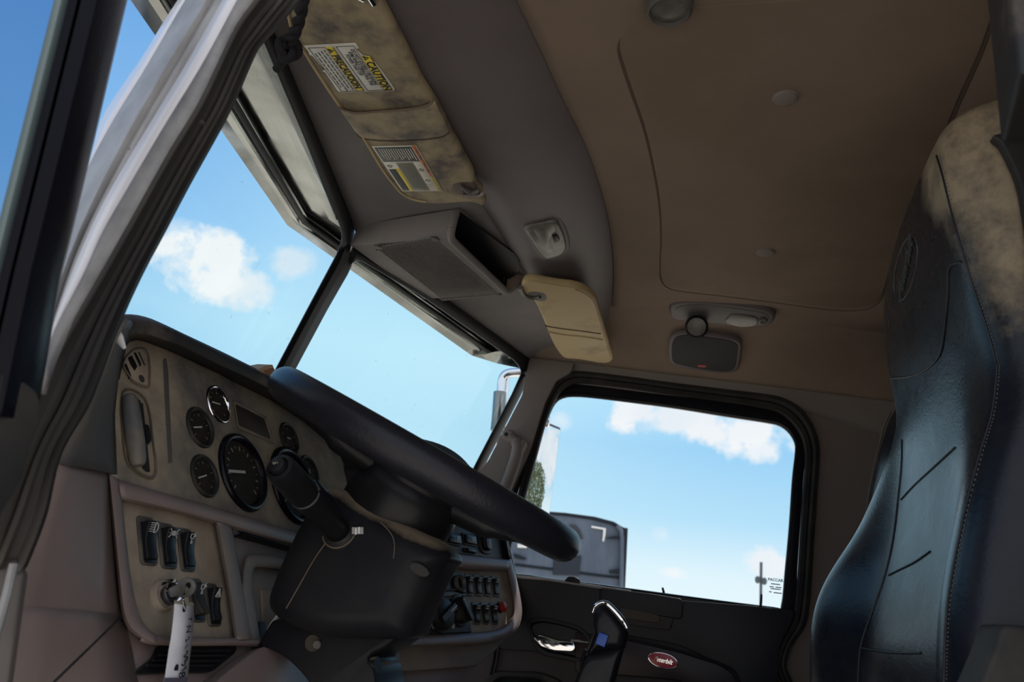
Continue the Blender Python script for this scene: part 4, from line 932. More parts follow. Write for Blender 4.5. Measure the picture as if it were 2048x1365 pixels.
for a in (20, 160, 200, 340):
    a = rad(a); d = dW*math.cos(a) + uW*math.sin(a)
    P = [wc + d*.06 - nW*.035, wc + d*.13 - nW*.028, wc + d*(RW-.05) - nW*.012, wc + d*(RW-.004)]
    tube('spoke', cr(P), [.020]*7 + [.016]*6 + [.012]*6, m_blk, sw, seg=12)
lathe('horn_pad', fw, [(.075, -.04), (.080, -.024), (.072, -.012), (.05, -.006), (.001, -.005)], m_blk, sw)
lathe('hub_cover', fw, [(.066, -.028), (.078, -.037), (.083, -.056), (.083, -.090), (.078, -.098), (.056, -.101), (.040, -.102), (.036, -.115)], m_blk, sw, ang=50)

def normdust(M, col, lo, hi, nz=14):
    """dust that has settled on upward faces"""
    t = NT(M.node_tree); b = t.n['Principled BSDF']
    ge = t.add('ShaderNodeNewGeometry'); sp = t.add('ShaderNodeSeparateXYZ'); t.put(sp.inputs[0], ge.outputs['Normal'])
    co = t.add('ShaderNodeTexCoord').outputs['Object']
    z = t.math('ADD', sp.outputs[2], t.math('MULTIPLY', t.math('SUBTRACT', t.noise(co, nz, 5, .65), .5), .5))
    f = t.ramp(z, [(lo, (0, 0, 0)), (hi, (1, 1, 1))])
    src = b.inputs['Base Color'].links[0].from_socket if b.inputs['Base Color'].links else tuple(b.inputs['Base Color'].default_value)
    t.put(b.inputs['Base Color'], t.mix(f, src, col))
    t.put(b.inputs['Roughness'], t.math('MULTIPLY_ADD', f, .4, b.inputs['Roughness'].default_value))
normdust(m_shroud, (.24, .19, .135), .62, .86)
colm = thing('steering_column', 'black plastic steering column shroud with tan dust along its top', 'steering column', (.50, .46, .80))
SH = [(613, 1046), (593, 1085), (570, 1135), (549, 1189), (547, 1214), (557, 1231), (587, 1253), (640, 1272), (726, 1279), (790, 1279), (828, 1275), (841, 1246), (858, 1205), (877, 1163), (896, 1129), (904, 1120), (900, 1106), (877, 1084), (830, 1058), (779, 1032), (726, 1003), (689, 981), (662, 977), (645, 990)]
pS = PX(.452)
P = [p + Vector((-.042, 0, 0)) for p in resamp(cr(pS.ats(SH), 5, True), 110, True)]
slab('shroud', P, (-1, 0, 0), .125, m_shroud, colm, r=.042, steps=8, scl=True, back=True, ang=60)
pc = PX(.4085)
tube('shroud_seam', cr(pc.ats([(656, 1080), (628, 1120), (595, 1178), (572, 1218)])), .0009, m_sdust, colm, seg=6)
o = PX(.4095).at((838, 1140)); f = Fr(o, dW, XA.cross(dW), -XA)
slab('shroud_hole', [f.p(.014*math.cos(rad(a)), .007*math.sin(rad(a))) for a in range(0, 360, 20)], -XA, .003, m_blk, colm, r=.0005)
tube('wear_scratch', cr(pc.ats([(762, 1046), (782, 1068), (789, 1090), (787, 1118)])), .0007, m_sdust, colm, seg=6)
LC = [(575, 1238), (548, 1258), (536, 1278), (530, 1292), (552, 1298), (590, 1320), (632, 1366), (670, 1440), (780, 1440), (764, 1370), (758, 1334), (746, 1322), (752, 1308), (778, 1296), (800, 1268), (700, 1260)]
P = [p + Vector((-.02, 0, 0)) for p in resamp(cr(PX(.49).ats(LC), 4, True), 90, True)]
slab('column_base', P, (-1, 0, 0), .10, m_shroud, colm, r=.006, steps=3, ang=60)
tube('base_rib', cr(PX(.485).ats([(642, 1278), (650, 1302), (664, 1324), (700, 1340), (756, 1332)])), .012, m_shroud, colm, seg=14)
o = PX(.4695).at((625, 1287)); lathe('screw_recess', Fr(o, XA.cross(ZU), ZU, -XA), [(.011, 0), (.0105, .001), (.009, .0005), (.001, .0005)], mat('recess dust', (.055, .045, .033), .8), colm, seg=24)
o = PX(.4680).at((634, 1290)); lathe('screw', Fr(o, XA.cross(ZU), ZU, -XA), [(.006, 0), (.005, .002), (.001, .002)], m_grey, colm, seg=16)
# turn signal stalk
st0 = PX(.430).at((690, 1074)); st1 = PX(.245).at((557, 934)); sd = (st1-st0).normalized(); su = sd.orthogonal().normalized(); fs = Fr(st0, su, sd.cross(su), sd); Ls = (st1-st0).length
ts = thing('turn_signal_stalk', 'thick black turn signal stalk with a push button end on the column', 'stalk', st0)
r1 = px_at(st1, 60)/2; kk = r1
lathe('stalk_grip', fs, [(kk*.72, -.03), (kk*.78, 0), (kk*.98, Ls*.35), (kk*1.06, Ls*.62), (kk*1.05, Ls*.64), (kk*1.08, Ls*.65), (kk*1.06, Ls*.90), (kk*1.02, Ls*.97), (kk*.94, Ls*.995), (kk*.70, Ls), (kk*.68, Ls-.003), (kk*.60, Ls-.003)], m_blk, ts, seg=48, ang=50)
lathe('grip_ring', fs, [(kk*1.065, Ls*.625), (kk*1.10, Ls*.635), (kk*1.07, Ls*.645)], m_grey, ts, seg=48, cap1=False)
lathe('end_button', fs, [(kk*.58, Ls-.006), (kk*.58, Ls+.003), (kk*.52, Ls+.006), (kk*.3, Ls+.0075), (kk*.01, Ls+.008)], m_blk, ts, seg=40)
text('button_symbol', 'w', Fr(fs.p(0, 0, Ls+.0082), cR, cU, sd), .009, m_lgr, ts, 'CENTER', h=.0002)
ax = (CAM-st0); sv = (ax - sd*ax.dot(sd)).normalized(); sw_ = sd.cross(sv)
o = st0 + sd*(Ls*.42) - sw_*0
side = (cR*.6 + cU*.5); side = (side - sd*side.dot(sd)).normalized()
fl = Fr(st0 + sd*(Ls*.50) + side*(kk*.92), sd, side.cross(sd), side)
slab('stalk_slider', [fl.p(a, b, .006) for a, b in ((-.030, -.007), (.030, -.009), (.036, 0), (.030, .009), (-.030, .007), (-.034, 0))], side, .012, m_dgloss, ts, r=.003)
bq = PX(.408)
loft('stalk_boot', [[fs.p(r_*math.cos(2*math.pi*k/32), r_*math.sin(2*math.pi*k/32)*1.0, h) for k in range(32)] for r_, h in ((kk*1.62, -.010), (kk*1.55, .006), (kk*1.35, .018), (kk*1.05, .024), (kk*.78, .020))], m_blkd, colm, closed=True)
tube('boot_edge', cr([fs.p(kk*1.36*math.cos(a), kk*1.36*math.sin(a), .018) for a in [2*math.pi*k/24 for k in range(25)]]), .0012, m_sdust, colm, seg=6)
sl = bq.at((716, 1062)); box('foil_sticker', Fr(sl, cR, cU, (CAM-sl).normalized()), -.008, .007, -.0045, .0045, -.001, .0012, m_alu, colm)
for k_ in (-.004, .0005): box('foil_stripe', Fr(sl, cR*.9+cU*.35, cU, (CAM-sl).normalized()), k_, k_+.0018, -.0042, .0042, .0012, .0016, m_trw, colm)
cbl = thing('white_cable', 'short white cable dropping beside the column base', 'cable', PX(.50).at((545, 1255)))
tube('cable', cr(PX(.50).ats([(566, 1224), (553, 1237), (540, 1257), (531, 1284), (527, 1305)])), .0032, m_cable, cbl, seg=10)

# ------------------------------------------------------------------ gear shifter
pG = PX(1.0)
gs = thing('gear_shifter', 'black gear shift lever with chrome capped knob and blue button', 'gear lever', (1.0, .19, .0))
KN = [(1187, 1228), (1192, 1214), (1203, 1207), (1214, 1209), (1232, 1227), (1248, 1247), (1255, 1259), (1256, 1270), (1252, 1290), (1247, 1300), (1222, 1302), (1196, 1306), (1173, 1318), (1180, 1290), (1188, 1270), (1186, 1248)]
P = [p + Vector((-.020, 0, 0)) for p in resamp(cr(pG.ats(KN), 4, True), 80, True)]
slab('knob', P, (-1, 0, 0), .045, m_rim, gs, r=.021, steps=7, back=True, scl=True, ang=70)
SK = [(1176, 1304), (1250, 1290), (1246, 1305), (1238, 1335), (1226, 1380), (1200, 1470), (1110, 1470), (1148, 1365), (1164, 1322)]
P = [p + Vector((-.016, 0, 0)) for p in resamp(fil(pG.ats(SK), .01), 70, True)]
slab('lever_boot', P, (-1, 0, 0), .040, m_rim, gs, r=.019, steps=7, back=True, scl=True, ang=70)
tube('chrome_cap', cr(pG.off(.004).ats([(1185, 1226), (1190, 1214), (1201, 1206.5), (1213, 1207.5), (1232, 1225), (1248, 1245), (1255, 1259)])), [.003]*6 + [.004]*12 + [.0055]*12 + [.004]*6 + [.002], m_chrome, gs, seg=12)
slabp('range_button', fil(v2([(1198, 1265), (1217, 1272), (1209, 1296), (1190, 1288)]), 2), pG.off(.026), .010, m_blue, gs, r=.002)
slabp('splitter_tab', fil(v2([(1186, 1268), (1192, 1262), (1178, 1300), (1172, 1306)]), 2), pG.off(.016), .008, m_blk, gs, r=.002)
tube('air_hose', cr(pG.off(.008).ats([(1172, 1300), (1164, 1322), (1160, 1350), (1150, 1420)])), .0035, m_blk, gs, seg=8)
# ================================================================== SUN VISORS
pv = PZ(1.497)
VD = [(560, -60), (566, -20), (573, 20), (583, 66), (606, 106), (640, 160), (680, 219), (722, 275), (760, 338), (786, 374), (803, 393), (824, 404), (851, 409), (892, 409), (940, 406), (962, 413), (969, 414), (971, 404), (961, 394), (966, 386), (955, 376), (948, 366), (946, 352), (930, 322), (900, 266), (868, 206), (845, 172), (815, 110), (789, 60), (762, 7), (735, -60)]
dv_ = thing('sun_visor', 'long stained tan driver sun visor carrying yellow and orange warning labels', 'sun visor', pv.at((760, 200)), 'fold up tan sun visors')
slab('visor_body', resamp(cr(pv.ats(VD), 3, True), 130, True), pv.n, .020, m_visor, dv_, r=.007, steps=4, back=True)
hem = cr(pv.off(.0005).ats([(568, -40), (575, 20), (586, 64), (609, 104), (643, 158), (683, 217), (725, 273), (763, 336), (789, 371), (806, 389), (827, 399), (852, 404)]))
tube('visor_hem', hem, .0022, m_visorb, dv_, seg=8)
# raised pocket band across the visor
BD = [(677, 214), (690, 222), (712, 227), (760, 224), (820, 220), (858, 212), (868, 200), (871, 212), (899, 262), (897, 268), (870, 276), (800, 281), (745, 278), (720, 272), (712, 262)]
TE = resamp(cr(v2([(676, 213), (690, 222), (712, 227), (760, 224), (820, 219), (858, 211), (869, 201)])), 30); BE = resamp(cr(v2([(711, 263), (722, 274), (748, 279), (800, 281), (860, 277), (888, 272), (899, 264)])), 30)
loft('pocket_band', [[pv.off(h).at(p.lerp(q, t_)) for p, q in zip(TE, BE)] for t_, h in ((.0, .0002), (.0, .005), (.03, .0065), (.2, .006), (.7, .004), (.95, .0025), (1, .0))], m_visor, dv_, solid=.0008, ang=50)
tube('band_seam', [pv.off(.0012).at((p.x, p.y+2)) for p in BE], .0009, mat('visor seam', (.11, .09, .065), .7), dv_, seg=6)
tube('band_edge', cr(pv.off(.0055).ats([(679, 216), (692, 222), (714, 226), (760, 223), (820, 218), (856, 210), (866, 200)])), .0016, mat('worn visor edge', (.16, .115, .085), .7), dv_, seg=8)
slab('clip_recess', resamp(cr(pv.off(.0006).ats([(905, 371), (915, 366), (940, 365), (950, 370), (957, 384), (963, 390), (950, 393), (925, 391), (910, 384)]), 4, True), 40, True), pv.n, .003, mat('visor recess', (.10, .075, .068), .6), dv_, r=.0008)
tube('visor_clip', cr(pv.off(.003).ats([(920, 370), (930, 378), (942, 386), (952, 384), (958, 380)])), [.003]*8 + [.005]*10 + [.004]*7, m_grey, dv_, seg=12)
tube('clip_bridge', cr(pv.off(.004).ats([(925, 392), (945, 393), (960, 391), (967, 384)])), .0035, mat('clip bridge', (.22, .185, .17), .5), dv_, seg=10)
tube('visor_rod', pv.off(.004).ats([(735, -12), (748, 8)]), .004, m_chrome, dv_, seg=12)
tube('visor_rod', pv.off(.004).ats([(716, -4), (728, 2)]), .002, m_chrome, dv_, seg=8)

def lab(pl, c00, c10, c11, c01):
    """label frame: u along the reading direction (down the photo), v towards the letter tops"""
    o = pl.at(c00); u = pl.at(c10)-o; v = pl.at(c01)-o
    return o, u, v
def cell(o, u, v, n, a0, a1, b0, b1, h, name, mt, par, t=.0006):
    P = [o + u*a + v*b + n*h for a, b in ((a0, b0), (a1, b0), (a1, b1), (a0, b1))]
    return slab(name, P, n, t, mt, par, r=.0001, steps=1)
N0 = pv.n
o, u, v = lab(pv, (607, 90), (679, 184), (792, 179), (729, 84))
cl_ = thing('warning_label', 'torn white and yellow two language caution label stuck on the driver sun visor', 'label', o + (u+v)/2)
torn = [(0, .0), (.10, .01), (.19, -.02), (.2, .02), (.50, .05), (.52, -.01), (.55, .02), (.85, .0), (.97, -.01), (1.0, .06), (1.0, .97), (.95, 1.0), (.62, .985), (.4, .965), (.26, .90), (.24, .84), (.12, .80), (.10, .86), (0, .86)]
slab('label_sheet', [o + u*a + v*b + N0*.0012 for a, b in torn], N0, .0006, m_lab, cl_, r=.0001, steps=1)
for b0, b1, b2 in ((.06, .335, .455), (.52, .80, .955)):
    hi = b2 if b2 < .9 else .95
    a_lo = .05 if b2 < .9 else .26
    cell(o, u, v, N0, .05, .97, b0, b1, .0016, 'label_field', mat('label white', (.66, .65, .60), .6), cl_)
    cell(o, u, v, N0, a_lo, .97, b1, hi, .0016, 'label_band', m_yel, cl_)
    k = MB()
    for a0, a1, c0, c1 in ((.04, .975, b0-.008, b0+.004), (.04, .975, b1-.004, b1+.004), (a_lo, .975, hi-.004, hi+.008), (.968, .98, b0, hi), (.04, .05, b0, b1)):
        P = [o + u*a + v*b + N0*.0019 for a, b in ((a0, c0), (a1, c0), (a1, c1), (a0, c1))]
        k.add(P, [(0, 1, 2, 3)])
    k.build('label_border', m_ink, cl_, fix=False)
un, vn = u.normalized(), (v - u*(v.dot(u)/u.length_squared)).normalized()
def ltext(s, a, b, size, mt, par, h=.002, o=o, u=u, v=v, un=un, vn=vn, al='LEFT', bold=0.0, sx=1.0):
    text('label_text', s, Fr(o + u*a + v*b + N0*h, un, vn, N0), size, mt, par, al, h=.0002, bold=bold, sx=sx)
ltext('PRECAUCION', .20, .395, .0155, m_ink, cl_, bold=.0005, sx=.78)
ltext('CAUTION', .36, .875, .0170, m_ink, cl_, bold=.0005, sx=.86)
for a, b in ((.115, .395), (.285, .875)):
    P = [o + u*(a+x) + v*(b+y) + N0*.002 for x, y in ((-.035, -.045), (-.035, .045), (.045, 0))]
    P = [o + u*(a+x) + v*(b+y) + N0*.002 for x, y in ((-.05, -.045), (.05, -.045), (0, .05))]
    mk('warning_triangle', P, [(0, 1, 2)], m_ink, cl_, fix=False)
    text('label_text', '!', Fr(o + u*a + v*(b-.01) + N0*.0024, un, vn, N0), .007, m_yel, cl_, 'CENTER', h=.0002)
for i, s in enumerate(('DO NOT EXCEED 1100 ENGINE', 'RPM WHILE OPERATING THIS', 'POWER TAKE OFF')): ltext(s, .10 + .05*i, .745-.075*i, .0086, m_ink, cl_, sx=.66, bold=.0001)
k = MB(); rw = random.Random(3)
for i in range(4):
    a_ = .09 + .02*i; b_ = .30-.062*i
    while a_ < .90 - .03*(i % 2):
        w_ = rw.uniform(.03, .10); P = [o + u*a + v*b + N0*.002 for a, b in ((a_, b_), (a_+w_, b_), (a_+w_, b_-.022), (a_, b_-.022))]
        k.add(P, [(0, 1, 2, 3)]); a_ += w_ + .018
k.build('label_print', m_ldk, cl_, fix=False)
o2, u2, v2_ = lab(pv, (744, 292), (805, 382), (889, 381), (832, 290))
u2n, v2n = u2.normalized(), (v2_ - u2*(v2_.dot(u2)/u2.length_squared)).normalized()
il = thing('information_label', 'grey printed label with thin orange strip at the lower end of the driver visor', 'label', o2 + (u2+v2_)/2)
cell(o2, u2, v2_, N0, 0, 1, 0, 1, .0012, 'label_sheet', m_lab, il)
def c2(a0, a1, b0, b1, nm, mt, h=.0016): cell(o2, u2, v2_, N0, a0, a1, b0, b1, h, nm, mt, il, .0004)
c2(.02, .32, .03, .88, 'dark_field', m_ldk); c2(.0, .66, .90, .985, 'orange_strip', m_org); c2(.66, .99, .90, .985, 'yellow_strip', m_lyd)
c2(.34, .98, .30, .70, 'grey_field', m_lgr); c2(.48, .98, .03, .20, 'dark_field', m_ldk); c2(.47, .99, .21, .29, 'yellow_strip', m_yel)
c2(.335, .665, .72, .88, 'white_field', m_lab); c2(.675, .82, .72, .88, 'white_field', m_lab)
k = MB()
for b in [x*.055 + .11 for x in range(14)]:
    P = [o2 + u2*a + v2_*c + N0*.0019 for a, c in ((.05, b), (.26 + .03*math.sin(b*40), b), (.26 + .03*math.sin(b*40), b+.018), (.05, b+.018))]; k.add(P, [(0, 1, 2, 3)])
k.build('print_lines', m_lab, il, fix=False)
k = MB()
for b in [.33 + x*.045 for x in range(8)]:
    P = [o2 + u2*a + v2_*c + N0*.0019 for a, c in ((.36, b), (.93, b), (.93, b+.016), (.36, b+.016))]; k.add(P, [(0, 1, 2, 3)])
for b in (.05, .09, .13, .17):
    P = [o2 + u2*a + v2_*c + N0*.0019 for a, c in ((.5, b), (.93, b), (.93, b+.015), (.5, b+.015))]; k.add(P, [(0, 1, 2, 3)])
k.build('print_lines', m_ldk, il, fix=False)
for a_ in (.08, .20, .36, .48): c2(a_, a_+.09, .925, .96, 'print_mark', m_ldk, .0019)
for a, b in ((.41, .11), (.50, .80), (.74, .80)):
    P = arc(0, 0, .0042, 0, 360, 10, .0010) + [(-.003, -.003, .003, .003, .0009)]
    icon_bars(Fr(o2 + u2*a + v2_*b + N0*.0018, u2n, v2n, N0), P, .0002).build('pictogram', m_ldk, il, fix=False)

VPs = [(1043, 571), (1050, 562), (1068, 562), (1110, 570), (1148, 575), (1172, 584), (1190, 600), (1198, 625), (1210, 665), (1222, 705), (1226, 718), (1220, 726), (1200, 727), (1160, 720), (1133, 718), (1122, 712), (1107, 690), (1090, 650), (1075, 616), (1065, 601), (1052, 592), (1044, 582)]
pq = PZ(1.490)
pvv = thing('sun_visor', 'short clean tan passenger sun visor folded flat over the side window', 'sun visor', pq.at((1140, 650)), 'fold up tan sun visors')
slab('visor_body', resamp(cr(pq.ats(VPs), 3, True), 110, True), pq.n, .020, m_visorb, pvv, r=.007, steps=4, back=True)
tube('visor_crease', cr(pq.off(.0002).ats([(1090, 652), (1120, 657), (1160, 662), (1202, 668)])), .0022, mat('visor crease', (.12, .09, .05), .7), pvv, seg=6)
tube('visor_crease', cr(pq.off(.0002).ats([(1096, 664), (1130, 670), (1170, 674), (1206, 680)])), .003, m_visorb, pvv, seg=6)
tube('visor_hem', cr(pq.off(.0002).ats([(1150, 579), (1170, 588), (1186, 603), (1195, 630), (1207, 670), (1220, 714)])), .0020, m_visorb, pvv, seg=6)
slab('clip_recess', resamp(cr(pq.off(.0006).ats([(1056, 588), (1066, 584), (1088, 588), (1093, 598), (1086, 603), (1068, 600)]), 4, True), 30, True), pq.n, .003, mat('visor recess grey', (.10, .095, .09), .6), pvv, r=.0008)
tube('visor_clip', cr(pq.off(.002).ats([(1040, 575), (1048, 590), (1066, 597), (1080, 594)])), .005, m_grey, pvv, seg=10)

# ================================================================== OVERHEAD STORAGE BOX
E_ = PX(.88).at((701, 491)); bx = {}
Lf = Pl(E_, dR)
for n, p in dict(A=(899, 476), C=(914, 412), G=(720, 428)).items(): bx[n] = Lf.at(p)
Rf = Pl(E_ + dR*.35, dR)
for n, p in dict(B=(1015, 586), D=(1060, 524), F=(849, 599)).items(): bx[n] = Rf.at(p)
bx['E'] = E_; bx['H'] = bx['F'] + (bx['G']-bx['E'])
for c_ in 'CDGH': bx[c_].z = min(bx[c_].z, 1.549)
ob = thing('overhead_storage_box', 'grey overhead storage box with ribbed underside at the top of the windscreen', 'storage box', (bx['A']+bx['B']+bx['E']+bx['F'])/4)
k = MB(); V_ = [bx[c] for c in 'EABFGCDH']
# open to the rear (A B D C)
mk('box_shell', V_, [(0, 1, 2, 3), (0, 1, 5, 4), (3, 2, 6, 7), (0, 3, 7, 4)], m_head, ob, bevel=.012, seg=4, solid=.004, soff=-1, ang=180)
nB = (bx['B']-bx['A']).cross(bx['F']-bx['A']).normalized()
if nB.z > 0: nB = -nB
fb = Pl(bx['A'], nB); fb = Pl((bx['A']+bx['B']+bx['E']+bx['F'])/4, nB)
GQ = [(757, 500), (872, 480), (998, 588), (885, 600)]
slab('grille_plate', fb.off(.001).ats([(752, 502), (874, 478), (1004, 588), (884, 603)]), nB, .004, m_blkd, ob, r=.0008)
a, b, c, d = fb.off(.0022).ats(GQ); ks = MB()
NS = 26
for i in range(NS):
    t = (i+.5)/NS; p, q = a.lerp(b, t), d.lerp(c, t)
    bend_ = (b-a).normalized()
    pts = [p - (q-p)*.04 + bend_*-.004, p + (q-p)*.02, p.lerp(q, .5), q]
    V2, F2 = tube_g(pts, (b-a).length/NS*.30, 6); ks.add(V2, F2)
gr2 = ks.build('grille_ribs', m_head, ob); gr2['kind'] = 'stuff'
for c_ in ((757, 494), (870, 478), (995, 589)):
    p = fb.off(.002).at(c_); f = Fr(p, (bx['B']-bx['A']).normalized(), nB.cross((bx['B']-bx['A']).normalized()), nB)
    slab('screw_recess', rrect(f, 0, 0, .022, .016, .006, .002), nB, .003, mat('box recess', (.045, .034, .03), .6), ob, r=.001)
rim = fil([bx['A'], bx['B'], bx['D'], bx['C']], .02, 5); rim.append(rim[0])
tube('opening_rim', rim, .0085, m_head, ob, seg=10)
bk = Vector((0, .13, 0)) + dR*0
ins = [bx[c].lerp(bx[d_], .42) for c, d_ in (('A', 'E'), ('B', 'F'), ('D', 'H'), ('C', 'G'))]
_c = sum(ins, Vector())/4; ins = [p.lerp(_c, .06) for p in ins]
slabp('pocket_shade', v2([(904, 440), (921, 427), (1000, 487), (1042, 517), (1036, 545), (1004, 572), (960, 530), (898, 476)]), PZ(1.537), .003, m_blk, ob, r=.0005)  # black plate paints the shade inside the open pocket
mk('pocket_back', ins, [(0, 1, 2, 3)], m_blkd, ob, solid=.003)
pb = Pl(bx['D'], dR).off(-.0)
hd = Rf.off(.02)
tube('pocket_post', [hd.at((1014, 520)), hd.at((1006, 572))], px_at(hd.at((1010, 545)), 7), m_blk, ob, seg=14)
mk('pocket_lining', hd.off(-.006).ats([(968, 540), (1046, 530), (1052, 545), (1030, 578), (1008, 578)]), [(0, 1, 2, 3, 4)], mat('pocket lining', (.20, .155, .125), .8), ob, solid=.002)

# ================================================================== LAMPS, SPEAKER AND OTHER CEILING FITTINGS
pd_ = Pl(PZ(1.529).at((1092, 480)), (-.05, -.22, -1))
dl = thing('dome_lamp', 'square clear dome lamp with a small black switch on the overhead console', 'ceiling lamp', pd_.at((1092, 480)))
DO = [(1043, 454), (1050, 446), (1080, 438), (1112, 433), (1123, 440), (1134, 462), (1140, 488), (1138, 502), (1122, 514), (1096, 521), (1082, 518), (1072, 505), (1058, 480)]
slab('lamp_base', resamp(cr(pd_.ats(DO), 4, True), 60, True), pd_.n, .012, m_roll, dl, r=.004)
DI = [(1049, 456), (1056, 449), (1082, 442), (1108, 438), (1117, 444), (1127, 466), (1132, 488), (1128, 500), (1118, 507), (1098, 513), (1086, 511), (1077, 499), (1063, 477)]
slab('lamp_lens', [p + pd_.n*.008 for p in resamp(cr(pd_.ats(DI), 4, True), 60, True)], pd_.n, .02, m_clear, dl, r=.006)
slab('lamp_well', resamp(cr(pd_.off(.0085).ats([(1068, 455), (1102, 446), (1110, 462), (1098, 480), (1106, 500), (1094, 505), (1080, 482)]), 4, True), 40, True), pd_.n, .001, m_lamp, dl, r=.0003)
slab('lamp_switch', fil(pd_.off(.012).ats([(1104, 474), (1114, 471), (1120, 480), (1117, 485), (1109, 486)]), .003), pd_.n, .006, m_blk, dl, r=.001)
# side cove
c0_ = Vector((1.42, -.05, 1.597)); pcv = Pl(c0_ + Vector((0, 0, -.012)), (.10, 0, .342))
rl = thing('reading_lamp', 'long oval reading lamp pod with swivel spot in the cove over the passenger window', 'reading lamp', pcv.at((1440, 630)))
RO = [(1338, 626), (1342, 610), (1362, 602), (1400, 602), (1450, 606), (1505, 613), (1540, 622), (1552, 634), (1545, 648), (1522, 656), (1470, 656), (1420, 650), (1370, 645), (1345, 640)]
slab('lamp_pod', resamp(cr(pcv.ats(RO), 4, True), 80, True), pcv.n, .035, m_roll, rl, r=.012, steps=4)
slab('pod_inset', resamp(cr(pcv.off(.0012).ats([(1352, 626), (1358, 614), (1400, 610), (1460, 616), (1520, 625), (1538, 634), (1530, 646), (1470, 650), (1400, 642)]), 4, True), 60, True), pcv.n, .004, m_grey, rl, r=.001)
slab('lamp_lens', resamp(cr(pcv.off(.004).ats([(1452, 646), (1458, 634), (1468, 630), (1505, 634), (1516, 640), (1510, 652), (1480, 655)]), 4, True), 40, True), pcv.n, .006, m_lamp, rl, r=.002)
lathe('pod_dial', Fr(pcv.off(.002).at((1526, 642)), (0, 1, 0), pcv.n.cross(Vector((0, 1, 0))), pcv.n), [(.012, 0), (.011, .004), (.007, .005), (.006, .002), (.001, .002)], m_grey, rl, seg=20)
so_p = pcv.off(.03).at((1393, 655)); sn = (CAM + Vector((0, 0, -.5)) - so_p).normalized(); su_ = sn.orthogonal().normalized(); fsp = Fr(so_p, su_, sn.cross(su_), sn); rs = px_at(so_p, 46)/2
lathe('swivel_spot', fsp, [(rs*.5, -.05), (rs*.9, -.03), (rs*1.02, -.008), (rs, .0), (rs*.86, .003), (rs*.80, -.004)], m_blk, rl, seg=32, cap1=False)
lathe('spot_lens', fsp, [(rs*.82, -.004), (rs*.01, -.001)], m_clear, rl, seg=28)
psp = Pl(c0_ + Vector((.20, 0, -.062)), (.13, 0, .342))
spk = thing('speaker', 'rounded grey speaker panel with a tiny red badge under the reading lamp', 'speaker', psp.at((1408, 706)))
KO = [(1336, 700), (1339, 680), (1350, 668), (1375, 664), (1410, 668), (1450, 674), (1476, 681), (1484, 692), (1482, 715), (1478, 738), (1466, 748), (1440, 749), (1400, 744), (1360, 738), (1340, 728)]
KI = [(1343, 702), (1346, 684), (1355, 674), (1378, 671), (1410, 675), (1448, 680), (1470, 687), (1476, 695), (1474, 715), (1470, 735), (1460, 743), (1440, 744), (1400, 739), (1364, 732), (1346, 724)]
slab('speaker_frame', resamp(cr(psp.ats(KO), 4, True), 70, True), psp.n, .03, m_roll, spk, r=.008)
slab('speaker_cloth', resamp(cr(psp.off(.002).ats(KI), 4, True), 70, True), psp.n, .006, m_sp, spk, r=.002)
def oval(fr, a, b, n=32, c=0): return [fr.p(a*math.cos(2*math.pi*k/n), b*math.sin(2*math.pi*k/n), c) for k in range(n)]
bo = psp.off(.003).at((1404, 733)); bu = Vector((0, -1, 0)); bf = Fr(bo, bu, psp.n.cross(bu), psp.n)
slab('speaker_badge', oval(bf, .013, .006), psp.n, .002, m_redb, spk, r=.0005)
text('badge_script', 'Peterbilt', bf.to(0, 0, .0002), .0055, m_lgr, spk, 'CENTER', h=.0002, shear=.3)
# red oval badge of the passenger door
bo = pd.off(.009).at((1326, 1322)); bf = Fr(bo, (0, -math.cos(rad(2)), math.sin(rad(2))*-1), (0, 0, 1), (-1, 0, 0))
u_ = (pd.at((1356, 1330))-pd.at((1296, 1316))).normalized(); bf = Fr(bo, u_, Vector((-1, 0, 0)).cross(u_), (-1, 0, 0))
ba = (pd.at((1357, 1330))-pd.at((1296, 1315))).length/2
bd = thing('door_badge', 'red enamel oval badge with silver script on the burgundy door inlay', 'badge', bo)
slab('badge_rim', oval(bf, ba, ba*.50), bf.n, .005, m_chrome, bd, r=.002)
slab('badge_enamel', oval(bf, ba*.92, ba*.44, c=.0012), bf.n, .003, m_redb, bd, r=.0008)
text('badge_script', 'Peterbilt', bf.to(0, 0, .0014), ba*.42, m_chrome, bd, 'CENTER', h=.0012, shear=.35, sx=.82)
# round reading lamp at the top edge
pc_ = PZ(1.582); o = pc_.at((1340, 0)); R_ = px_at(o, 92)/2
tl_ = thing('ceiling_lamp', 'round dark rimmed ceiling lamp cut by the top edge of the picture', 'ceiling lamp', o)
lathe('lamp_ring', Fr(o, (1, 0, 0), (0, -1, 0), (0, 0, -1)), [(R_*1.0, -.016), (R_*1.02, .0), (R_*.98, .018), (R_*.86, .022), (R_*.80, .016)], m_grey, tl_, cap1=False)
lathe('lamp_lens', Fr(o, (1, 0, 0), (0, -1, 0), (0, 0, -1)), [(R_*.82, .015), (R_*.6, .017), (R_*.01, .018)], m_lamp, tl_)

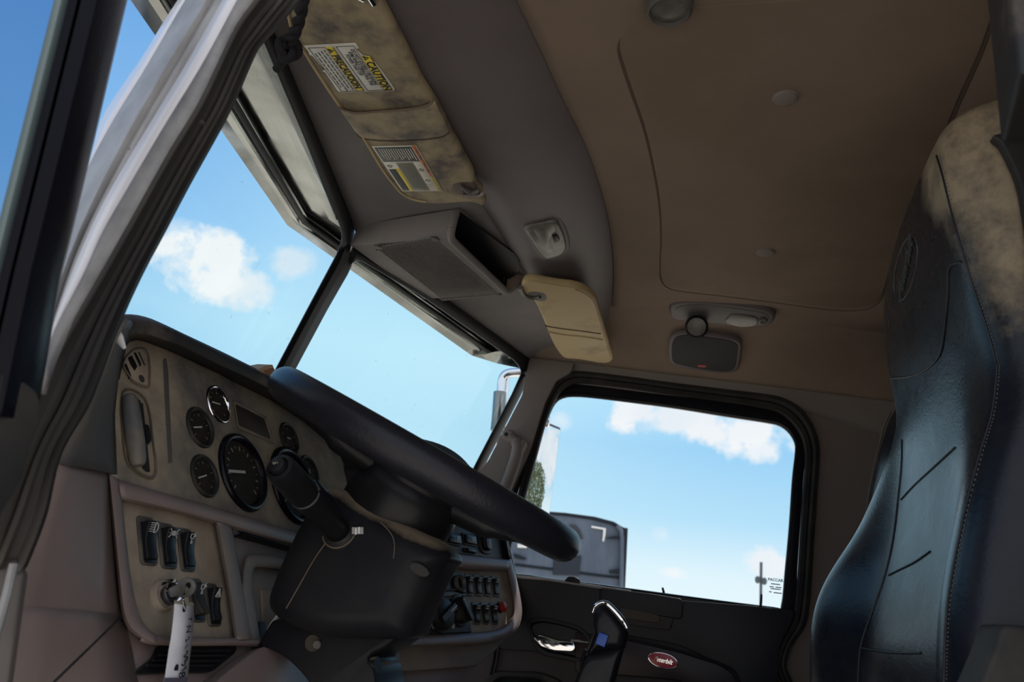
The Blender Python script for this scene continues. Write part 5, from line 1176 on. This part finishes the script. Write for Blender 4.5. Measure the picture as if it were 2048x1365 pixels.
# ================================================================== ROPE, PAPER, GRAB HANDLE
pr = PZ(1.455)
rp = thing('knotted_rope', 'dark twisted rope tied in a knot beside the driver sun visor', 'rope', pr.at((575, 100)))
ax_ = cr(pr.ats([(618, -60), (609, -20), (603, 15), (596, 45), (588, 68), (582, 82)]), 8)
for ph in (0, math.pi):
    P = []
    for i, p in enumerate(ax_):
        t = (ax_[min(i+1, len(ax_)-1)]-ax_[max(i-1, 0)]).normalized(); a = t.orthogonal().normalized(); b = t.cross(a); w_ = i*.5 + ph
        P.append(p + (a*math.cos(w_) + b*math.sin(w_))*.0038)
    tube('rope_strand', P, .0048, m_cord, rp, seg=10)
kc_ = pr.at((577, 98))
P = []
for i in range(60):
    a = 2*math.pi*i/59*2.0
    P.append(kc_ + cR*(.0105*math.cos(a)*(1+.3*math.cos(a*1.5))) + cU*(.0125*math.sin(a)*(1+.25*math.sin(a*1.5+.6))) - cF*(.006*math.sin(a*1.5)))
tube('rope_knot', P, .0056, m_cord, rp, seg=10)
tube('rope_end', cr(pr.ats([(580, 105), (568, 118), (560, 128), (553, 138)])), [.007]*12 + [.006]*7, m_cord, rp, seg=10)
tube('rope_end', cr(pr.ats([(575, 90), (565, 96), (562, 106)])), .005, m_cord, rp, seg=8)
pp = PX(.045)
ps_ = thing('paper_scrap', 'small scrap of white paper tucked in beside the windscreen pillar', 'paper', pp.at((240, 680)))
mk('paper', pp.ats([(229, 650), (237, 653), (246, 672), (252, 696), (247, 699), (229, 682)]) , [(0, 1, 2, 5), (2, 3, 4, 5)], m_paper, ps_, solid=.0006, ang=10)
ph_ = PX(1.738)
gh = thing('grab_handle', 'grey brown grab handle screwed to the passenger windscreen pillar', 'handle', ph_.at((1020, 920)))
slab('mount_plate', resamp(cr(ph_.ats([(1004, 874), (1008, 862), (1018, 859), (1032, 872), (1034, 886), (1022, 888), (1010, 882)]), 4, True), 40, True), ph_.n, .02, m_trim, gh, r=.005)
tube('handle_bar', cr(ph_.off(.012).ats([(1020, 874), (1031, 883), (1035, 900), (1028, 930), (1012, 975), (1000, 1010), (985, 1050)])), [.012]*6 + [.017]*6 + [.019]*20 + [.019]*5, m_trim, gh, seg=18)
lathe('mount_screw', Fr(ph_.off(.0005).at((1012, 869)), (0, 1, 0), (0, 0, 1), (-1, 0, 0)), [(.006, 0), (.005, .002), (.0025, .002), (.002, .0005), (.0001, .0005)], m_blk, gh, seg=18)
o = ph_.off(.028).at((1043, 893)); f = Fr(ph_.off(.010).at((1041, 895)), Vector((0, -.4, 1)), Vector((0, -1, -.4)), (-1, 0, 0))
slab('handle_cap', oval(f, .026, .013, c=.010), (-1, 0, 0), .03, m_trim, gh, r=.010, steps=5, scl=True)

wb = RDp = PY(.74)
blk = thing('dash_ornament', 'small tan and orange object lying on the dash top beside the wheel rim', 'ornament', wb.at((532, 745)))
slabp('ornament_body', v2([(514, 741), (530, 733), (546, 730), (552, 745), (540, 760), (524, 752)]), wb, .03, mat('tan card', (.50, .37, .22), .7), blk, r=.002)
slabp('ornament_side', v2([(528, 742), (548, 736), (552, 746), (541, 758)]), wb.off(.001), .004, mat('orange card', (.34, .15, .07), .7), blk, r=.001)

# ================================================================== SEATS
def curve_at(pts, z):
    """y of a curve of 3-D points at height z"""
    P = sorted(pts, key=lambda p: p.z)
    if z <= P[0].z: return P[0].y + (z-P[0].z)*(P[1].y-P[0].y)/(P[1].z-P[0].z)*.3
    for a, b in zip(P, P[1:]):
        if z <= b.z: return a.y + (b.y-a.y)*(z-a.z)/(b.z-a.z)
    return P[-1].y
SL = [PX(.345).at(p) for p in [(1872, 300), (1885, 350), (1905, 430), (1935, 540), (1962, 620), (1985, 690), (1993, 740), (1985, 820), (1962, 900), (1935, 1000), (1913, 1100), (1896, 1200), (1890, 1290), (1888, 1365)]]
EL = [PX(.85).at(p) for p in [(1765, 615), (1768, 700), (1777, 770), (1790, 820), (1794, 860), (1762, 945), (1715, 1060), (1672, 1118), (1640, 1160), (1622, 1210), (1614, 1260), (1613, 1365)]]
seat = thing('driver_seat', 'black leather driver seat with tan dust over the top of its headrest', 'seat', (.60, -.30, .40))
zs = [1.415, 1.412, 1.395, 1.35, 1.30, 1.25, 1.20, 1.15, 1.10, 1.05, 1.0, .95, .90, .85, .80, .75, .70, .62, .54]
xs = [(.30, 'B'), (.305, 'S2'), (.318, 'S1'), (.345, 'S'), (.375, 's'), (.41, 's'), (.45, 'n'), (.49, 'c'), (.54, 'c'), (.60, 'c'), (.66, 'c'), (.71, 'c'), (.75, 'n'), (.79, 's'), (.825, 's'), (.85, 'E'), (.868, 'E1'), (.872, 'B')]
def seat_pt(x, kd, z, top):
    sy, ey = curve_at(SL, z), curve_at(EL, z)
    low = min(1, max(0, (1.12-z)/.25))                   # bolsters grow below the headrest
    t = (x-.345)/(.85-.345); y = sy*(1-t) + ey*t
    rec = .055*low
    d = abs(t-.5)*2
    if kd in 'sncSE' or kd in ('S', 'E'): y -= rec*(1/(1+math.exp((d-.68)*14))) ; y += .012*(1-low)*(1-d*d)
    wst = .012*math.exp(-((z-1.13)/.07)**2)              # slight waist under the headrest
    xx = x
    if x < .40: xx = x + wst
    if x > .80: xx = x - wst
    if kd == 'S1': y = sy - .018
    if kd == 'S2': y = sy - .06
    if kd == 'B' and x < .5: y = sy - .17
    if kd == 'E1': y = ey - .018
    if kd == 'B' and x > .5: y = ey - .15
    rr = {0: .06, 1: .022, 2: .006}.get(top, 0)
    if kd not in ('B',): y -= rr
    if kd == 'B': y += rr*.1
    return Vector((xx, y, z))
rows = [[seat_pt(x, kd, z, i) for x, kd in xs] for i, z in enumerate(zs)]
# back closing row across the top
backr = [Vector((p.x, p.y - (.04 if 0 < i < len(xs)-1 else 0), 1.417)) for i, p in enumerate(rows[0])]
rows = [backr] + rows
sb = loft('backrest', rows, m_lead, seat, ang=180, sub=2)
bpy.context.view_layer.update()
from mathutils.bvhtree import BVHTree
_ev = sb.evaluated_get(bpy.context.evaluated_depsgraph_get()); _me = _ev.to_mesh(); _L = rootloc(seat)
bvh = BVHTree.FromPolygons([v.co + _L for v in _me.vertices], [tuple(p.vertices) for p in _me.polygons]); _ev.to_mesh_clear()
def on_seat(p, lift=.0):
    d = ray(p).normalized(); h, n, i, dist = bvh.ray_cast(CAM, d)
    if h is None:
        h, n, i, dist = bvh.find_nearest(CAM + d*1.3)
    if n.dot(d) > 0: n = -n
    return h + n*lift
def seam_(name, px, r, mt, lift=0.0, per=5):
    P = [on_seat((q.x, q.y), lift) for q in cr(v2(px), per)]
    return tube(name, P, r, mt, seat, seg=8)
m_crs = mat('seat crease', (.004, .0045, .007), .5)
SX = [(1874, 312), (1886, 352), (1905, 430), (1925, 500), (1950, 585), (1975, 660), (1991, 720), (1994, 748), (1984, 830), (1963, 900), (1936, 1000), (1914, 1100), (1897, 1200), (1891, 1290), (1889, 1365), (1888, 1450)]
seam_('stitched_seam', SX, .0014, m_lea, .0004)
st = [on_seat((q.x+5, q.y), .0006) for q in cr(v2(SX), 20)]; k = MB()
for i in range(0, len(st)-1, 2):
    V2, F2 = tube_g([st[i], st[i].lerp(st[i+1], .8)], .0005, 5); k.add(V2, F2)
q = k.build('stitching', m_thread, seat); q['kind'] = 'stuff'
seam_('headrest_piping', [(1924, 524), (1908, 528), (1898, 545), (1896, 600), (1891, 650), (1884, 700), (1868, 727), (1840, 747), (1810, 755), (1782, 757)], .0016, m_crs, .0002)
seam_('panel_crease', [(1910, 896), (1868, 935), (1830, 970), (1802, 1000)], .0015, m_crs)
seam_('panel_crease', [(1860, 1104), (1830, 1125), (1800, 1140), (1778, 1151)], .0017, m_crs)
seam_('panel_crease', [(1722, 1297), (1780, 1306), (1842, 1307)], .0018, m_crs)
seam_('bolster_seam', [(1804, 880), (1803, 930), (1796, 1000), (1786, 1080), (1770, 1150), (1746, 1220), (1722, 1292), (1716, 1365), (1712, 1440)], .0016, m_crs)
ovc = Vector((1812, 537)); ma, mi = Vector((.2, -.98)), Vector((.98, .2))
ovp = [ovc + ma*66*math.cos(a) + mi*20*math.sin(a) for a in [2*math.pi*i/40 for i in range(41)]]
m_emb = mat('embossing', (.055, .06, .065), .5)
tube('embossed_oval', [on_seat(p, .0003) for p in ovp], .0009, m_emb, seat, seg=8)
oc, ou = on_seat(ovc, .0012), on_seat(ovc + ma*50, .0)-on_seat(ovc - ma*50, .0); ovv = on_seat(ovc + mi*12, .0)-on_seat(ovc - mi*12, .0)
on_ = ou.cross(ovv).normalized()
if on_.dot(CAM-oc) < 0: on_ = -on_
ou = ou.normalized()
text('embossed_script', 'Peterbilt', Fr(oc, ou, on_.cross(ou), on_), .036, m_emb, seat, 'CENTER', h=.0006, shear=.25)
slabp('back_shell', cr([Vector((*p, 0)) for p in [(1990, 268), (2004, 288), (2022, 322), (2038, 362), (2048, 410), (2058, 480), (2066, 600), (2072, 800), (2080, 1100), (2090, 1420), (2300, 1420), (2300, 900), (2280, 400), (2200, 290), (2080, 262)]], 4, True), PX(.292), .012, m_blkd, seat, r=.004)
# cushion below the picture and the folded armrest
cu_ = fil([Vector((.33, -.28, .53)), Vector((.87, -.28, .53)), Vector((.87, .27, .53)), Vector((.33, .27, .53))], .06, 6)
slab('cushion', cu_, (0, 0, 1), .13, m_lea, seat, r=.04, steps=5)
box('seat_base', W_, .40, .80, -.25, .20, .0, .41, m_blk, seat, bevel=.01)
pa = PX(.24)
slab('armrest', resamp(cr(pa.ats([(2010, 1252), (1998, 1270), (1985, 1310), (1960, 1370), (1940, 1430), (2120, 1440), (2130, 1290), (2060, 1256)]), 4, True), 50, True), (-1, 0, 0), .06, m_rub, seat, r=.018, steps=5)
box('armrest_pivot', Fr((.30, -.33, .72), (1, 0, 0), (0, 1, 0), (0, 0, 1)), -.03, .03, -.03, .03, -.03, .03, m_blk, seat, bevel=.006)
# passenger seat
ps2 = thing('passenger_seat', 'black leather passenger seat showing as a strip behind the driver seat', 'seat', (1.42, -.42, .40))
def sh(P): return [Vector((p.x, p.y, p.z)) for p in P]
fl_ = [PX(1.55).at(p) for p in [(1797, 815), (1783, 828), (1768, 862), (1752, 925), (1740, 985), (1730, 1045), (1716, 1110), (1690, 1200)]]
fl_ = [Vector((1.55, p.y, p.z)) for p in fl_]
rows = []
for p in fl_ + [fl_[-1] + Vector((0, .02, -.2))]:
    rows.append([Vector((1.14, p.y-.17, p.z)), Vector((1.15, p.y-.02, p.z)), Vector((1.19, p.y+.006, p.z)), Vector((1.24, p.y-.004, p.z)), Vector((1.36, p.y-.03, p.z)), Vector((1.46, p.y-.006, p.z)), Vector((1.51, p.y+.004, p.z)), Vector((1.545, p.y, p.z)), Vector((1.56, p.y-.03, p.z)), Vector((1.56, p.y-.16, p.z))])
rows = [[Vector((p.x, p.y-.06 if 0 < i < 9 else p.y, p.z+.012)) for i, p in enumerate(rows[0])]] + rows
loft('backrest', rows, m_lea, ps2, ang=180, sub=2)
tube('bolster_seam', cr([Vector((1.52, p.y+.006, p.z)) for p in fl_[1:]]), .003, m_thread, ps2, seg=6)
cu_ = fil([Vector((1.15, -.36, .53)), Vector((1.56, -.36, .53)), Vector((1.56, .18, .53)), Vector((1.15, .18, .53))], .06, 6)
slab('cushion', cu_, (0, 0, 1), .13, m_lea, ps2, r=.04, steps=5)
box('seat_base', W_, 1.2, 1.5, -.30, .12, .0, .41, m_blk, ps2, bevel=.01)

# ================================================================== OUTSIDE
# passenger mirror
mo = PX(2.35).at((1122, 856)); mbt = PX(2.35).at((1098, 1040)); mn = Vector((-.4, -.92, 0)).normalized(); mu = Vector((-.92, .4, 0)).normalized()
mir = thing('wing_mirror', 'tall chrome backed wing mirror outside the passenger window', 'mirror', (mo+mbt)/2)
pm_ = Pl(mo, mn)
hz = (mbt-mo); ctr = [mo, mo + mu*.24, mo + mu*.24 + hz*1.12, mo + hz*1.12]
slab('mirror_shell', fil(ctr, .012, 3), mn, .03, mat('mirror shell', (.05, .06, .075), .4), mir, r=.003)
g_ = .010
cen = sum(ctr, Vector())/4
slab('mirror_glass', [c + (cen-c)*.055 + mn*.003 for c in ctr], mn, .003, mat('mirror glass', (.86, .89, .90), .015, metal=1), mir, r=.0005)
am = Pl((2.32, .74, 1.5), (1, .2, 0))
tube('mirror_arm', cr(am.ats([(1075, 742), (1040, 745), (1018, 747), (1007, 754), (1003, 768), (1001, 800), (997, 860), (992, 930), (988, 1000)])), .018, m_chrome, mir, seg=16)
ae = am.at((988, 1000)); tube('mirror_arm', cr([ae, Vector((2.25, ae.y, .75)), Vector((2.05, .82, .52)), Vector((1.855, .82, .45))]), .018, m_chrome, mir, seg=14)
tube('arm_stay', cr([am.at((1075, 742)), (mo + mu*.1 + Vector((0, 0, .03))), mo + mu*.1 - Vector((0, 0, .02))]), .010, m_chrome, mir, seg=10)
tube('arm_clamp', am.ats([(1000, 785), (997, 830), (994, 862)]), .026, m_steel, mir, seg=16)
tube('arm_stay', am.ats([(1017, 750), (1013, 800), (1008, 870)]), .008, m_chrome, mir, seg=10)
# trailer parked across the yard
tn = Vector((-1, -.28, 0)).normalized(); pt_ = Pl((18, 1.84, 2), tn); tu = Vector((-tn.y, tn.x, 0)); tu = tu if tu.dot(cR) > 0 else -tu
TB_ = [(860, 1012), (1000, 1018), (1060, 1024), (1130, 1029), (1190, 1037), (1225, 1045), (1244, 1054), (1255, 1057), (1248, 1180), (1240, 1330), (860, 1330)]
trl = thing('box_trailer', 'grey box trailer with black door hinges parked beyond the passenger window', 'trailer', pt_.at((1130, 1200)))
slabp('trailer_body', v2(TB_), pt_, 9, m_trl, trl, r=.02)
slabp('corner_post', v2([(1246, 1056), (1256, 1057), (1250, 1190), (1244, 1320), (1236, 1320), (1240, 1180)]), pt_.off(.05), .2, m_trd, trl, r=.01)
slabp('top_rail', v2([(990, 1014), (1060, 1021), (1130, 1026), (1190, 1034), (1228, 1044), (1246, 1055), (1240, 1058), (1222, 1050), (1185, 1040), (1128, 1032), (1060, 1027), (990, 1021)]), pt_.off(.05), .1, m_trd, trl, r=.01)
tube('lock_rod', pt_.off(.08).ats([(1234, 1052), (1242, 1062), (1244, 1078), (1243, 1160), (1240, 1320)]), .05, m_trl, trl, seg=8)
for q in ([(1214, 1076), (1230, 1073), (1252, 1071), (1251, 1079), (1230, 1078), (1214, 1077)], [(1219, 1142), (1232, 1139), (1248, 1138), (1247, 1149), (1230, 1148), (1221, 1147)], [(1027, 1108), (1037, 1110), (1054, 1118), (1046, 1120), (1030, 1116)]):
    slabp('door_hinge', v2(q), pt_.off(.09), .1, m_trd, trl, r=.01)
slabp('license_plate_box', v2([(1108, 1112), (1163, 1112), (1158, 1152), (1106, 1150)]), pt_.off(.05), .06, mat('trailer dark panel', (.030, .038, .052), .7, spec=.15), trl, r=.01)
slabp('lamp_hood', v2([(1134, 1057), (1140, 1050), (1152, 1051), (1160, 1060), (1166, 1078), (1160, 1076), (1153, 1062), (1142, 1060)]), pt_.off(.08), .1, mat('trailer hood', (.05, .055, .065), .7, spec=.15), trl, r=.01)
slabp('tape_mark', v2([(1183, 1052), (1212, 1057), (1211, 1070), (1208, 1084), (1205, 1083), (1207, 1060), (1183, 1056)]), pt_.off(.05), .04, m_trw, trl, r=.005)
slabp('tape_mark', v2([(1035, 1088), (1055, 1093), (1053, 1097), (1035, 1096)]), pt_.off(.05), .04, m_trw, trl, r=.005)
tube('door_rib', pt_.off(.02).ats([(1030, 1130), (1110, 1140), (1200, 1152), (1245, 1157)]), .03, m_trd, trl, seg=6)
for x_, z_ in ((0.8, 0), (2.4, 0)):
    wc_ = pt_.at((1240, 1200)) - tu*x_ - tn*6; wc_.z = -.8
    lathe('trailer_wheel', Fr(wc_, (0, 0, 1), tn, tu), [(.5, -.15), (.5, .15), (.3, .17), (.01, .15)], m_rub, trl, seg=24, cap0=True)
# light pole
pw_ = PX(60); b_ = pw_.at((1521, 1210)); b_.z = -1.3; tp = pw_.at((1522, 1125)); tp.y = b_.y = pw_.at((1522, 1160)).y
lpz = thing('light_pole', 'tall thin pole with two lamp heads beyond the passenger window', 'pole', b_)
tube('pole', [b_, tp], .10, m_pole, lpz, seg=10)
for c in ((1515.5, 1160), (1529, 1163)):
    p = PX(59.8).at(c); slab('lamp_head', oval(Fr(p, (0, -1, 0), (0, 0, 1), (-1, 0, 0)), .18, .26), (-1, 0, 0), .35, m_pole, lpz, r=.08, steps=4)
    tube('lamp_bracket', [Vector((60, b_.y, p.z)), Vector((60, p.y, p.z))], .05, m_pole, lpz, seg=6)
ap = PX(1.845); pa0, pa1 = ap.at((1329, 1192)), ap.at((1325, 1176))
tag(tube('antenna_tip', [Vector((1.845, pa0.y-.01, .795)), pa0, pa1], [.004, .0045, .003], m_blk, None), 'small black antenna tip just above the passenger window sill', 'antenna')
# tree that shows in the mirror
ctr_m = mo + mu*.10 + hz*.85; dvw = (ctr_m - CAM).normalized(); rfl = dvw - mn*(2*dvw.dot(mn))
tb = ctr_m + rfl*26; tb.z = -1.3
tree = thing('tree', 'round green tree reflected in the wing mirror', 'tree', tb)
tube('trunk', [tb, tb + Vector((0, 0, 2.5)), tb + Vector((.2, .1, 4.2))], [.3, .24, .12], m_bark, tree, seg=10)
k = MB()
for i in range(4500):
    a, b_ = random.uniform(0, 2*math.pi), math.acos(random.uniform(-.75, 1)); rr2 = random.uniform(.75, 1)**.5*2.6*(1+.22*math.sin(3*a+i % 5))
    c = tb + Vector((0, 0, 4.0)) + Vector((math.sin(b_)*math.cos(a)*rr2, math.sin(b_)*math.sin(a)*rr2, math.cos(b_)*rr2*.95))
    n = Vector((random.gauss(0, 1), random.gauss(0, 1), random.gauss(0, 1))).normalized(); u_ = n.orthogonal().normalized(); w_ = n.cross(u_); s = random.uniform(.10, .2)
    k.add([c - u_*s, c + w_*s*.6, c + u_*s, c - w_*s*.6], [(0, 1, 2, 3)])
q = k.build('foliage', m_leaf, tree, fix=False, ang=180)
